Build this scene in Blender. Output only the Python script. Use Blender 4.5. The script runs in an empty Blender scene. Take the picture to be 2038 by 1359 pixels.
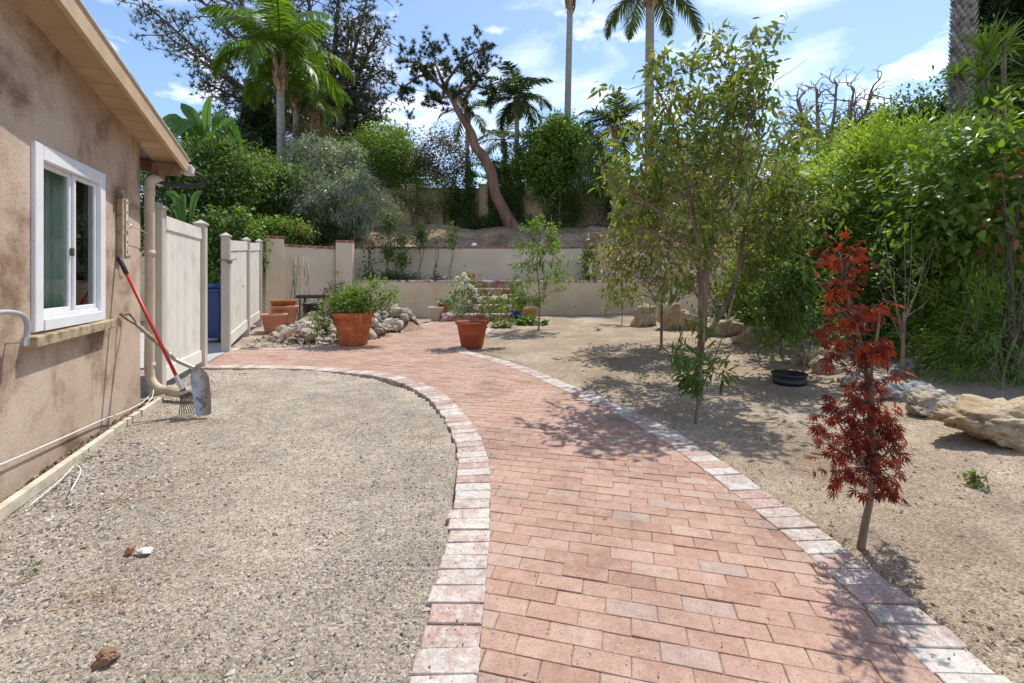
import bpy, bmesh, math, random
import numpy as np
from mathutils import Vector, Matrix
random.seed(11)
rng = np.random.default_rng(11)
sc = bpy.context.scene
col = sc.collection

# ------------------------------------------------------------------ camera, sky, sun, exposure
F, CX, HY, CH = 906.0, 1019.0, 555.0, 1.25          # focal length, principal point and eye height of the view
cam = bpy.data.cameras.new('camera')
cam.sensor_width = 36; cam.lens = 36 * F / 2038
cam.shift_y = -(679.5 - HY) / 2038
cam.clip_start = 0.05; cam.clip_end = 2000
camo = bpy.data.objects.new('camera', cam); col.objects.link(camo)
camo.location = (0, 0, CH); camo.rotation_euler = (math.radians(90), 0, 0)
sc.camera = camo

SUN_AZ, SUN_EL = math.radians(30), math.radians(62)
world = bpy.data.worlds.new('World'); sc.world = world; world.use_nodes = True
wt = world.node_tree; wt.nodes.clear()

def nd(nt, typ, ins=None, **props):
    n = nt.nodes.new(typ)
    for k, v in props.items(): setattr(n, k, v)
    for k, v in (ins or {}).items():
        s = n.inputs[k]
        if isinstance(v, bpy.types.NodeSocket): nt.links.new(v, s)
        else:
            try: s.default_value = v
            except Exception: s.default_value = (*v, 1.0)
    return n

def ramp(nt, fac, stops, interp='LINEAR'):
    r = nt.nodes.new('ShaderNodeValToRGB'); r.color_ramp.interpolation = interp
    e = r.color_ramp.elements
    while len(e) < len(stops): e.new(0.5)
    for el, (p, c) in zip(e, stops):
        el.position = p; el.color = (*c, 1) if len(c) == 3 else c
    nt.links.new(fac, r.inputs[0])
    return r.outputs[0]

def g(v): return (v, v, v)

sky = nd(wt, 'ShaderNodeTexSky', sky_type='NISHITA', sun_disc=False, sun_elevation=SUN_EL, sun_rotation=SUN_AZ,
         altitude=50, air_density=1.0, dust_density=0.4, ozone_density=2.0)
tc = nd(wt, 'ShaderNodeTexCoord')
mp = nd(wt, 'ShaderNodeMapping', {'Vector': tc.outputs['Generated'], 'Location': (0.35, 0.1, 0.62), 'Scale': (1.0, 1.0, 2.6)})
n1 = nd(wt, 'ShaderNodeTexNoise', {'Vector': mp.outputs[0], 'Scale': 3.1, 'Detail': 7.0, 'Roughness': 0.56, 'Distortion': 0.25})
cl = ramp(wt, n1.outputs['Fac'], [(0.49, g(0)), (0.60, g(0.30)), (0.72, g(0.9))])
n2 = nd(wt, 'ShaderNodeTexNoise', {'Vector': nd(wt, 'ShaderNodeMapping', {'Vector': tc.outputs['Generated'], 'Location': (1.7, .4, .2), 'Scale': (1, 1, 2.2)}).outputs[0], 'Scale': 6.5, 'Detail': 8.0, 'Roughness': 0.52})
cl2 = ramp(wt, n2.outputs['Fac'], [(0.57, g(0)), (0.65, g(0.5)), (0.75, g(0.9))])
cl = nd(wt, 'ShaderNodeMix', {0: 1.0, 6: cl, 7: cl2}, data_type='RGBA', blend_type='LIGHTEN').outputs[2]
mxs = nd(wt, 'ShaderNodeMix', {0: cl, 6: sky.outputs[0], 7: (8.6, 8.8, 9.2, 1)}, data_type='RGBA')
bgn = nd(wt, 'ShaderNodeBackground', {'Color': mxs.outputs[2], 'Strength': 0.15})
wo = nd(wt, 'ShaderNodeOutputWorld', {'Surface': bgn.outputs[0]})

sl = bpy.data.lights.new('sun', 'SUN'); sl.energy = 3.7; sl.angle = math.radians(0.5); sl.color = (1.0, 0.955, 0.88)
so = bpy.data.objects.new('sun', sl); col.objects.link(so)
sdir = Vector((math.sin(SUN_AZ) * math.cos(SUN_EL), math.cos(SUN_AZ) * math.cos(SUN_EL), math.sin(SUN_EL)))
so.rotation_euler = sdir.to_track_quat('Z', 'Y').to_euler(); so.location = (0, 0, 30)

sc.view_settings.view_transform = 'Standard'; sc.view_settings.look = 'None'
sc.view_settings.gamma = 1; sc.view_settings.use_curve_mapping = False
sc.view_settings.exposure = 0.5
sc.render.engine = 'CYCLES'

# ------------------------------------------------------------------ coordinates
def P(px, py, Y): return np.array([(px - CX) / F * Y, Y, CH - (py - HY) / F * Y])
def G(px, py, z=0.0):
    Y = F * (CH - z) / (py - HY); return np.array([(px - CX) / F * Y, Y, z])
def W(s, o, z): return np.array([-1.8415 - .418 * s + .9225 * o, s + .3856 * o, z])   # along the house wall: s forward, o outward
WD = np.array([-.3856, .9225, 0]); WN = np.array([.9225, .3856, 0]); UP = np.array([0, 0, 1.0])

# ------------------------------------------------------------------ mesh building
class MB:
    def __init__(s): s.v = []; s.f = []; s.n = 0
    def add(s, v, faces):
        v = np.asarray(v, float).reshape(-1, 3)
        for f in (faces if isinstance(faces, tuple) else (faces,)):
            f = np.asarray(f, int)
            if len(f): s.f.append(f + s.n)
        s.v.append(v); s.n += len(v)
    def mesh(s, name, mat, smooth=False, off=None):
        me = bpy.data.meshes.new(name)
        v = np.concatenate(s.v) if s.v else np.zeros((0, 3))
        if off is not None: v = v - np.asarray(off)
        me.vertices.add(len(v)); me.vertices.foreach_set('co', v.astype(np.float32).ravel())
        loops = np.concatenate([f.ravel() for f in s.f]); cnt = np.concatenate([np.full(len(f), f.shape[1]) for f in s.f])
        me.loops.add(len(loops)); me.loops.foreach_set('vertex_index', loops.astype(np.int32))
        st = np.concatenate([[0], np.cumsum(cnt)[:-1]])
        me.polygons.add(len(cnt)); me.polygons.foreach_set('loop_start', st.astype(np.int32))
        me.polygons.foreach_set('use_smooth', np.full(len(cnt), smooth))
        me.update(calc_edges=True)
        for m in (mat if isinstance(mat, (list, tuple)) else [mat]): me.materials.append(m)
        return me

ORI = {}
def tag(o, label=None, cat=None, group=None, kind=None):
    if label: o['label'] = label
    if cat: o['category'] = cat
    if group: o['group'] = group
    if kind: o['kind'] = kind
    return o
def thing(name, label, cat, loc=(0, 0, 0), group=None):
    o = bpy.data.objects.new(name, None); col.objects.link(o); o.empty_display_size = 0.1
    o.location = tuple(loc); ORI[o] = np.array(loc, float)
    return tag(o, label, cat, group)
def obj(name, mb, mat, parent=None, smooth=False, loc=None):
    """mb is in place coordinates; the object's origin goes to its parent's (or to loc)."""
    off = ORI[parent] if parent is not None else (np.array(loc, float) if loc is not None else np.zeros(3))
    o = bpy.data.objects.new(name, mb.mesh(name, mat, smooth, off)); col.objects.link(o)
    if parent is not None: o.parent = parent
    elif loc is not None: o.location = tuple(loc)
    ORI[o] = off
    return o
def inst(name, me, M, parent=None):
    o = bpy.data.objects.new(name, me); col.objects.link(o)
    if parent is not None:
        o.parent = parent; M = Matrix.Translation(Vector(-ORI[parent])) @ M
    o.matrix_local = M
    return o
def struct(name, mb, mat, parent=None, smooth=False):
    o = obj(name, mb, mat, parent, smooth); o['kind'] = 'structure'; return o

def nrm(a):
    a = np.asarray(a, float); return a / (np.linalg.norm(a, axis=-1, keepdims=True) + 1e-9)
def frame(x, z):
    x = nrm(x); z = np.asarray(z, float); z = nrm(z - x * np.sum(x * z, -1, keepdims=True)); return x, np.cross(z, x), z

def box(mb, c, sx, sy, sz, ax=None, ch=0.0):
    """box with chamfered edges; ax = 3 axis vectors"""
    A = np.eye(3) if ax is None else np.asarray(ax, float)
    h = np.array([sx, sy, sz]) / 2; vs = []; idx = {}
    if ch <= 0:
        for i in (-1, 1):
            for j in (-1, 1):
                for k in (-1, 1): vs.append(np.array([i, j, k]) * h)
        F_ = [[0, 1, 3, 2], [4, 6, 7, 5], [0, 4, 5, 1], [2, 3, 7, 6], [0, 2, 6, 4], [1, 5, 7, 3]]
        mb.add(np.array(vs) @ A + np.asarray(c), np.array(F_)); return
    ch = min(ch, h.min() * .8)
    for i in (-1, 1):
        for j in (-1, 1):
            for k in (-1, 1):
                sg = np.array([i, j, k])
                for a in range(3):
                    p = sg * (h - ch); p[a] = sg[a] * h[a]; idx[(i, j, k, a)] = len(vs); vs.append(p)
    q, t = [], []
    for a in range(3):
        b, c_ = (a + 1) % 3, (a + 2) % 3
        for s in (-1, 1):
            loop = []
            for (u, w) in ((-1, -1), (1, -1), (1, 1), (-1, 1)):
                sg = [0, 0, 0]; sg[a] = s; sg[b] = u; sg[c_] = w; loop.append(idx[(*sg, a)])
            q.append(loop if s > 0 else loop[::-1])
        for u in (-1, 1):
            for w in (-1, 1):
                s0 = [0, 0, 0]; s0[b] = u; s0[c_] = w; s1 = list(s0); s0[a] = -1; s1[a] = 1
                lp = [idx[(*s0, b)], idx[(*s1, b)], idx[(*s1, c_)], idx[(*s0, c_)]]
                q.append(lp[::-1] if u * w > 0 else lp)
    for i in (-1, 1):
        for j in (-1, 1):
            for k in (-1, 1):
                lp = [idx[(i, j, k, 0)], idx[(i, j, k, 1)], idx[(i, j, k, 2)]]
                t.append(lp if i * j * k > 0 else lp[::-1])
    mb.add(np.array(vs) @ A + np.asarray(c), (np.array(q), np.array(t)))
WAX = (WD, WN, UP)

def catmull(pts, per=6):
    p = np.asarray(pts, float); p = np.vstack([2 * p[0] - p[1], p, 2 * p[-1] - p[-2]]); out = []
    for i in range(1, len(p) - 2):
        for t in np.arange(per) / per:
            a, b, c, d = p[i - 1], p[i], p[i + 1], p[i + 2]
            out.append(.5 * (2 * b + (c - a) * t + (2 * a - 5 * b + 4 * c - d) * t * t + (3 * b - a - 3 * c + d) * t ** 3))
    out.append(p[-2]); return np.array(out)
def resample(p, step):
    p = np.asarray(p, float); d = np.concatenate([[0], np.cumsum(np.linalg.norm(np.diff(p, axis=0), axis=1))])
    n = max(2, int(round(d[-1] / step)) + 1); t = np.linspace(0, d[-1], n)
    return np.stack([np.interp(t, d, p[:, k]) for k in range(p.shape[1])], 1)

def tube(mb, pts, r, sides=6, cap=True):
    p = np.asarray(pts, float); m = len(p); r = np.broadcast_to(np.asarray(r, float), (m,))
    t = nrm(np.gradient(p, axis=0)); ref = np.array([0, 0, 1.0]) if abs(t[0][2]) < .9 else np.array([1.0, 0, 0])
    n = nrm(np.cross(t[0], ref)); a = np.arange(sides) * 2 * math.pi / sides; V = []
    for i in range(m):
        n = nrm(n - t[i] * (n @ t[i])); b = np.cross(t[i], n)
        V.append(p[i] + r[i] * (np.cos(a)[:, None] * n + np.sin(a)[:, None] * b))
    i = np.arange(m - 1)[:, None] * sides; j = np.arange(sides)[None]; k = (j + 1) % sides
    q = np.stack([i + j, i + k, i + sides + k, i + sides + j], -1).reshape(-1, 4)
    fs = (q,)
    if cap: fs = (q, np.arange(sides)[::-1][None], (np.arange(sides) + (m - 1) * sides)[None])
    mb.add(np.concatenate(V), fs)
def lathe(mb, prof, c, n=28, wob=0.0):
    prof = np.asarray(prof, float); a = np.arange(n) * 2 * math.pi / n
    V = np.stack([prof[:, None, 0] * np.cos(a), prof[:, None, 0] * np.sin(a), np.repeat(prof[:, 1:2], n, 1)], -1)
    m = len(prof); i = np.arange(m - 1)[:, None] * n; j = np.arange(n)[None]; k = (j + 1) % n
    q = np.stack([i + j, i + k, i + n + k, i + n + j], -1).reshape(-1, 4)
    mb.add(V.reshape(-1, 3) + np.asarray(c), q)
def prism(mb, poly, z0, z1, ch=0.0, zoff=None):
    """flat polygon (n,2) raised from z0 to z1 with a chamfered top edge"""
    poly = np.asarray(poly, float); n = len(poly)
    ar = np.sum(poly[:, 0] * np.roll(poly[:, 1], -1) - np.roll(poly[:, 0], -1) * poly[:, 1])
    if ar < 0: poly = poly[::-1]
    c = poly.mean(0); d = poly - c; top = c + d * (1 - ch / np.maximum(np.linalg.norm(d, axis=1, keepdims=True), ch * 3))
    tilt = np.zeros(n) if zoff is None else d @ np.asarray(zoff)
    V = np.vstack([np.c_[poly, np.full(n, z0)], np.c_[poly, z1 - ch * .6 + tilt], np.c_[top, z1 + tilt]])
    j = np.arange(n); k = (j + 1) % n
    q = np.vstack([np.stack([j, k, k + n, j + n], 1), np.stack([j + n, k + n, k + 2 * n, j + 2 * n], 1)])
    mb.add(V, (q, (np.arange(n) + 2 * n)[None]))
def clip(sub, c4):
    out = [tuple(p) for p in sub]; m = len(c4)
    for i in range(m):
        a, b = c4[i], c4[(i + 1) % m]; inp = out; out = []
        if not inp: return out
        sd = [(b[0] - a[0]) * (p[1] - a[1]) - (b[1] - a[1]) * (p[0] - a[0]) for p in inp]
        for j in range(len(inp)):
            p, q, s, t = inp[j - 1], inp[j], sd[j - 1], sd[j]
            if (s >= 0) != (t >= 0):
                u = s / (s - t); out.append((p[0] + u * (q[0] - p[0]), p[1] + u * (q[1] - p[1])))
            if t >= 0: out.append(q)
    return out
def pip(x, y, poly):
    poly = np.asarray(poly); ins = np.zeros(x.shape, bool); n = len(poly)
    for i in range(n):
        x1, y1 = poly[i - 1]; x2, y2 = poly[i]
        if y1 == y2: continue
        c = ((y1 > y) != (y2 > y)) & (x < (x2 - x1) * (y - y1) / (y2 - y1) + x1); ins ^= c
    return ins
_tab = np.random.default_rng(3).random((256, 256))
def vn(x, y, s, seed=0):
    x = np.asarray(x) * s + seed * 17.3; y = np.asarray(y) * s + seed * 7.1
    i = np.floor(x).astype(int); j = np.floor(y).astype(int); u = x - i; v = y - j; u = u * u * (3 - 2 * u); v = v * v * (3 - 2 * v)
    T = lambda a, b: _tab[a % 256, b % 256]
    return (T(i, j) * (1 - u) + T(i + 1, j) * u) * (1 - v) + (T(i, j + 1) * (1 - u) + T(i + 1, j + 1) * u) * v - .5

# leaf templates: u along the leaf, v across, w up
T_DIA = (np.array([(0, 0, 0), (.5, .5, .06), (1, 0, -.06), (.5, -.5, .06)]), np.array([(0, 1, 2), (0, 2, 3)]))
T_LAN = (np.array([(0, 0, 0), (.22, .42, .04), (.6, .4, .0), (1, 0, -.16), (.6, -.4, .0), (.22, -.42, .04), (.4, 0, -.01)]),
         np.array([(0, 1, 6), (1, 2, 6), (2, 3, 6), (3, 4, 6), (4, 5, 6), (5, 0, 6)]))
T_BLD = (np.array([(0, -.4, 0), (0, .4, 0), (.5, .5, .03), (.5, -.5, .03), (1, 0, -.1)]), (np.array([(0, 3, 2, 1)]), np.array([(3, 4, 2)])))
T_NDL = (np.array([(0, -.5, 0), (0, .5, 0), (1, 0, 0)]), np.array([(0, 1, 2)]))
def _maple():
    v = [(.28, 0, .02)]; f = []
    for a, l in ((-118, .34), (-62, .58), (-28, .72), (0, .8), (28, .72), (62, .58), (118, .34)):
        r = math.radians(a); i = len(v)
        for da, k, z in ((-12, .5, .0), (0, 1.0, -.17), (12, .5, .0)):
            t = r + math.radians(da); v.append((.28 + math.cos(t) * l * k, math.sin(t) * l * k, z))
        f += [(0, i, i + 1), (0, i + 1, i + 2)]
    i = len(v); v += [(-.25, .012, 0), (-.25, -.012, 0)]; f.append((0, i, i + 1))
    return np.array(v), np.array(f)
T_MAP = _maple()
def _vine():
    pts = [(0, 0), (.05, .28), (.22, .45), (.45, .42), (.7, .3), (1, 0), (.7, -.3), (.45, -.42), (.22, -.45), (.05, -.28)]
    v = [(.42, 0, -.03)] + [(a, b, .05 * abs(b) * 2 - .1 * a * a) for a, b in pts]
    return np.array(v), np.array([(0, i + 1, (i + 1) % 10 + 1) for i in range(10)])
T_VIN = _vine()
def scatter(mb, T, pos, d, n, L, Wd):
    tv, tf = T; pos = np.asarray(pos, float); N = len(pos)
    if N == 0: return
    L = np.broadcast_to(np.asarray(L, float), (N,)); Wd = np.broadcast_to(np.asarray(Wd, float), (N,))
    x, y, z = frame(d, n)
    V = pos[:, None] + x[:, None] * (tv[None, :, 0:1] * L[:, None, None]) + y[:, None] * (tv[None, :, 1:2] * Wd[:, None, None]) + z[:, None] * (tv[None, :, 2:3] * L[:, None, None])
    m = len(tv); fs = tuple((f[None] + (np.arange(N) * m)[:, None, None]).reshape(-1, f.shape[1]) for f in (tf if isinstance(tf, tuple) else (tf,)))
    mb.add(V.reshape(-1, 3), fs)
def leafparts(parent, T, pos, d, n, L, Wd, mat, name='leaf'):
    b = MB(); b.add(*T); me = b.mesh(name, mat); x, y, z = frame(d, n); N = len(pos)
    L = np.broadcast_to(np.asarray(L, float), (N,)); Wd = np.broadcast_to(np.asarray(Wd, float), (N,))
    for i in range(N):
        M = Matrix((( *(x[i] * L[i]), 0), (*(y[i] * Wd[i]), 0), (*(z[i] * L[i]), 0), (0, 0, 0, 1))).transposed()
        M.translation = Vector(pos[i]); inst(name, me, M, parent)
def rdir(N): return nrm(rng.normal(size=(N, 3)))
def bush(c, R, ncl, per, cr, shell=.62, down=.25, zmin=None, out=.7, squash=1.0):
    c = np.asarray(c, float); R = np.asarray(R, float)
    dd = rdir(ncl); k = (shell + (1 - shell) * rng.random(ncl)) * (1 + .22 * rng.normal(size=ncl).clip(-1.3, 1.3))
    cc = c + dd * R * k[:, None]
    pos = (cc[:, None] + rng.normal(size=(ncl, per, 3)) * cr * np.array([1, 1, squash])).reshape(-1, 3)
    od = nrm((pos - c) / R); N = len(pos)
    d = nrm(od * out + rdir(N) * .8 + np.array([0, 0, -down])); n = nrm(rdir(N) * .55 + od * .4 + UP * .6)
    if zmin is not None:
        k = pos[:, 2] > zmin; pos, d, n = pos[k], d[k], n[k]
    return pos, d, n

# ------------------------------------------------------------------ materials
def newmat(name):
    m = bpy.data.materials.new(name); m.use_nodes = True; nt = m.node_tree; nt.nodes.clear()
    return m, nt
def out(nt, sh): nd(nt, 'ShaderNodeOutputMaterial', {'Surface': sh})
def rnd(nt):
    gi = nd(nt, 'ShaderNodeNewGeometry'); oi = nd(nt, 'ShaderNodeObjectInfo')
    a = nd(nt, 'ShaderNodeMath', {0: gi.outputs['Random Per Island'], 1: oi.outputs['Random']}, operation='ADD')
    return nd(nt, 'ShaderNodeMath', {0: a.outputs[0]}, operation='FRACT').outputs[0]
def coords(nt, obj_space=False, sc_=(1, 1, 1)):
    v = nd(nt, 'ShaderNodeTexCoord').outputs['Object'] if obj_space else nd(nt, 'ShaderNodeNewGeometry').outputs['Position']
    return nd(nt, 'ShaderNodeMapping', {'Vector': v, 'Scale': sc_}).outputs[0]
def mul(nt, c, f):
    return nd(nt, 'ShaderNodeMix', {0: 1.0, 6: c, 7: f}, data_type='RGBA', blend_type='MULTIPLY').outputs[2]
def mixc(nt, f, a, b):
    return nd(nt, 'ShaderNodeMix', {0: f, 6: a, 7: b}, data_type='RGBA').outputs[2]
def noise(nt, v, s, det=4, rough=.55, dist=0.0):
    return nd(nt, 'ShaderNodeTexNoise', {'Vector': v, 'Scale': s, 'Detail': det, 'Roughness': rough, 'Distortion': dist}).outputs['Fac']
def bump(nt, h, strength, dist=.01, nin=None):
    i = {'Height': h, 'Strength': strength, 'Distance': dist}
    if nin is not None: i['Normal'] = nin
    return nd(nt, 'ShaderNodeBump', i).outputs[0]
def pbsdf(nt, c, rough=.8, spec=.3, nin=None, metal=0.0, **k):
    i = {'Base Color': c, 'Roughness': rough, 'Specular IOR Level': spec, 'Metallic': metal}
    if nin is not None: i['Normal'] = nin
    i.update(k); return nd(nt, 'ShaderNodeBsdfPrincipled', i).outputs[0]

def pmat(name, cols, scale=4, det=5, rough=.8, spec=.3, bmp=0.0, bscale=60, rand=0.0, metal=0.0, sc_=(1, 1, 1), objsp=True, speck=None, span=(.33, .67), bdist=.004):
    m, nt = newmat(name); v = coords(nt, objsp, sc_)
    if len(cols) == 1: cols = [cols[0], cols[0]]
    f = noise(nt, v, scale, det)
    c = ramp(nt, f, [(span[0] + (span[1] - span[0]) * i / (len(cols) - 1), k) for i, k in enumerate(cols)])
    if rand: c = mul(nt, c, ramp(nt, rnd(nt), [(0, g(1 - rand)), (1, g(1 + rand))]))
    if speck:
        s, th, k = speck; c = mixc(nt, ramp(nt, noise(nt, v, s, 2), [(th - .04, g(0)), (th + .03, g(1))]), c, (*k, 1))
    nn = bump(nt, noise(nt, v, bscale, 5, .65), bmp, bdist) if bmp else None
    out(nt, pbsdf(nt, c, rough, spec, nn, metal)); return m

def leafm(name, cols, tr=.4, rough=.42, spec=.35, clump=1.2, tcol=(1.25, 1.35, .45)):
    m, nt = newmat(name); r = rnd(nt)
    st = [(i / max(1, len(cols) - 1), c) for i, c in enumerate(cols)]
    f2 = noise(nt, coords(nt), clump, 2)
    f = nd(nt, 'ShaderNodeMath', {0: nd(nt, 'ShaderNodeMath', {0: r, 1: .62}, operation='MULTIPLY').outputs[0],
                                  1: nd(nt, 'ShaderNodeMath', {0: f2, 1: .38}, operation='MULTIPLY').outputs[0]}, operation='ADD').outputs[0]
    c = ramp(nt, f, st)
    p = pbsdf(nt, c, rough, spec)
    t = nd(nt, 'ShaderNodeBsdfTranslucent', {'Color': mul(nt, c, (*tcol, 1))}).outputs[0]
    out(nt, nd(nt, 'ShaderNodeMixShader', {0: tr, 1: p, 2: t}).outputs[0]); return m

M = {}
# foliage
M['olive'] = leafm('olive_leaf', [(.045, .085, .025), (.09, .14, .035), (.16, .205, .05), (.27, .28, .08), (.26, .17, .07)], .42)
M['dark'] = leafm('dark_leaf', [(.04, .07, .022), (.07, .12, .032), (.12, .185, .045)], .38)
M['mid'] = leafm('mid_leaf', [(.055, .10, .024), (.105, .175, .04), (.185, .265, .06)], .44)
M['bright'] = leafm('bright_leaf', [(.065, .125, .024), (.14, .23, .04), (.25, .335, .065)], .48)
M['lime'] = leafm('lime_leaf', [(.10, .18, .028), (.26, .36, .05), (.46, .50, .10)], .52)
M['silver'] = leafm('silver_leaf', [(.13, .165, .12), (.24, .275, .205), (.38, .41, .33)], .3)
M['purple'] = leafm('purple_leaf', [(.06, .065, .045), (.11, .09, .07), (.17, .12, .095)], .35)
M['red'] = leafm('red_leaf', [(.045, .013, .013), (.13, .024, .017), (.26, .055, .025), (.50, .17, .045)], .45, tcol=(1.4, .7, .4))
M['needle'] = leafm('pine_needle', [(.012, .026, .010), (.028, .05, .016), (.055, .08, .026)], .15)
M['needle_b'] = leafm('dry_needle', [(.03, .035, .018), (.06, .06, .03), (.11, .095, .05)], .15)
M['palm'] = leafm('palm_leaf', [(.05, .10, .02), (.12, .21, .03), (.23, .31, .05)], .42)
M['palm_d'] = leafm('palm_leaf_dark', [(.03, .055, .022), (.065, .10, .035), (.12, .16, .06)], .35)
M['banana'] = leafm('banana_leaf', [(.04, .10, .02), (.09, .19, .03), (.15, .26, .05)], .45, .35)
M['yucca'] = leafm('yucca_blade', [(.05, .10, .02), (.11, .19, .03), (.21, .28, .06)], .3)
M['rust'] = leafm('rust_leaf', [(.13, .055, .025), (.20, .09, .035), (.30, .17, .07)], .35, tcol=(1.3, .9, .5))
M['straw'] = leafm('dry_leaf', [(.16, .10, .05), (.28, .19, .10), (.20, .12, .06)], .2, tcol=(1, .9, .7))
M['petal'] = leafm('petal', [(.75, .74, .66), (.82, .82, .78)], .3, tcol=(1, 1, .9))
# wood, bark
M['bark'] = pmat('bark', [(.10, .075, .055), (.22, .17, .13), (.30, .24, .19)], 9, bmp=.8, bscale=30, sc_=(1, 1, .25), bdist=.01)
M['bark_dark'] = pmat('dark_bark', [(.05, .04, .035), (.12, .095, .08)], 9, bmp=.6, bscale=30, sc_=(1, 1, .3))
M['bark_red'] = pmat('red_bark', [(.085, .065, .055), (.20, .11, .075), (.27, .17, .13)], 3, bmp=1, bscale=16, sc_=(1, 1, .3), bdist=.03)
M['bark_brown'] = pmat('brown_bark', [(.11, .07, .05), (.22, .145, .10), (.28, .20, .15)], 9, bmp=.6, bscale=30, sc_=(1, 1, .25), bdist=.01)
M['twig'] = pmat('twig', [(.16, .12, .085), (.32, .25, .18)], 12, rough=.85)
M['palm_trunk'] = pmat('palm_trunk', [(.24, .22, .20), (.36, .34, .31)], 2.2, bmp=.7, bscale=6, sc_=(.5, .5, 6), bdist=.03)
M['palm_husk'] = pmat('palm_husk', [(.12, .08, .05), (.30, .19, .11), (.38, .28, .17)], 6, rand=.35)
M['cane'] = pmat('cane', [(.17, .13, .09), (.30, .24, .17)], 8, rand=.35)
M['timber'] = pmat('timber', [(.42, .36, .27), (.60, .54, .43)], 5, bmp=.3, bscale=40, sc_=(.3, 3, 3))
M['sill'] = pmat('sill_wood', [(.20, .14, .085), (.36, .28, .18), (.42, .34, .24)], 6, bmp=.5, bscale=30, sc_=(.3, 3, 3))
M['tan_paint'] = pmat('tan_paint', [(.42, .30, .185), (.50, .37, .235)], 5, rough=.7, bmp=.2, bscale=40, speck=(26, .74, (.12, .08, .05)))
M['brown_board'] = pmat('brown_board', [(.20, .12, .075), (.29, .18, .11)], 5, bmp=.3, bscale=40)
M['shingle'] = pmat('shingle', [(.14, .14, .145), (.30, .30, .30)], 20, rough=.95, bmp=.6, bscale=150, rand=.2)
M['drip'] = pmat('drip_edge', [(.50, .48, .44), (.62, .60, .56)], 12, rough=.5)
# plastics and metal
M['vinyl'] = pmat('vinyl', [(.62, .575, .51), (.72, .68, .61), (.75, .71, .64)], 4, det=8, rough=.5, spec=.4, rand=.04, speck=(7, .74, (.55, .50, .43)))
M['vinyl_post'] = pmat('vinyl_post', [(.50, .45, .37), (.57, .51, .43)], 3, rough=.5, spec=.4)
M['frame'] = pmat('white_frame', [(.70, .70, .72), (.78, .78, .79)], 6, rough=.4, spec=.45, speck=(60, .72, (.45, .42, .38)))
M['pipe'] = pmat('pipe_paint', [(.44, .36, .25), (.54, .45, .33), (.60, .52, .40)], 6, rough=.6, bmp=.2, bscale=30, sc_=(1, 1, .4))
M['grey_pipe'] = pmat('grey_pipe', [(.36, .37, .38), (.46, .47, .48)], 6, rough=.45)
M['rubber'] = pmat('black_rubber', [(.015, .015, .016), (.035, .034, .034)], 8, rough=.5)
M['black_pl'] = pmat('black_plastic', [(.018, .019, .021), (.045, .046, .05)], 6, rough=.45, spec=.45)
M['steel'] = pmat('galvanised', [(.45, .46, .47), (.62, .63, .64)], 14, rough=.42, metal=.85, bmp=.1, bscale=40)
M['rusty'] = pmat('rusty_steel', [(.14, .11, .09), (.28, .21, .16)], 30, rough=.7, metal=.4)
M['red_paint'] = pmat('red_paint', [(.42, .022, .024), (.52, .035, .032)], 14, rough=.4, spec=.5, speck=(90, .72, (.30, .2, .18)))
M['blue_pl'] = pmat('blue_plastic', [(.010, .030, .14), (.016, .042, .19)], 3, rough=.42, spec=.5, bmp=.1, bscale=200)
M['white'] = pmat('white_plastic', [(.72, .72, .70), (.78, .78, .76)], 8, rough=.5)
M['terra'] = pmat('terracotta', [(.36, .095, .033), (.48, .14, .05), (.52, .19, .09)], 5, det=8, rough=.68, bmp=.2, bscale=60, speck=(9, .66, (.50, .27, .17)))
M['terra_pink'] = pmat('terracotta_pink', [(.50, .20, .125), (.58, .27, .18)], 6, rough=.7, speck=(20, .7, (.62, .42, .32)))
M['terra_brown'] = pmat('terracotta_brown', [(.33, .115, .04), (.42, .17, .06)], 6, rough=.7)
M['terra_red'] = pmat('terracotta_red', [(.34, .07, .03), (.42, .10, .045)], 4, rough=.6, bmp=.1, bscale=60)
M['cream_pot'] = pmat('cream_pot', [(.52, .44, .33), (.62, .55, .44)], 8, rough=.7)
M['yellow_pot'] = pmat('ochre_pot', [(.44, .27, .09), (.55, .36, .14)], 8, rough=.6)
M['blue_pot'] = pmat('blue_glaze', [(.018, .03, .13), (.035, .06, .21)], 8, rough=.2, spec=.6)
M['potsoil'] = pmat('potting_soil', [(.03, .022, .016), (.09, .065, .045)], 40, rough=.95, bmp=.8, bscale=80)
M['dark_hole'] = pmat('dark_hole', [(.02, .018, .016)], 4)
M['curtain'] = pmat('curtain', [(.55, .70, .60), (.66, .78, .70)], 3, rough=.9)
M['room'] = pmat('room', [(.08, .08, .075)], 4)
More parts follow.
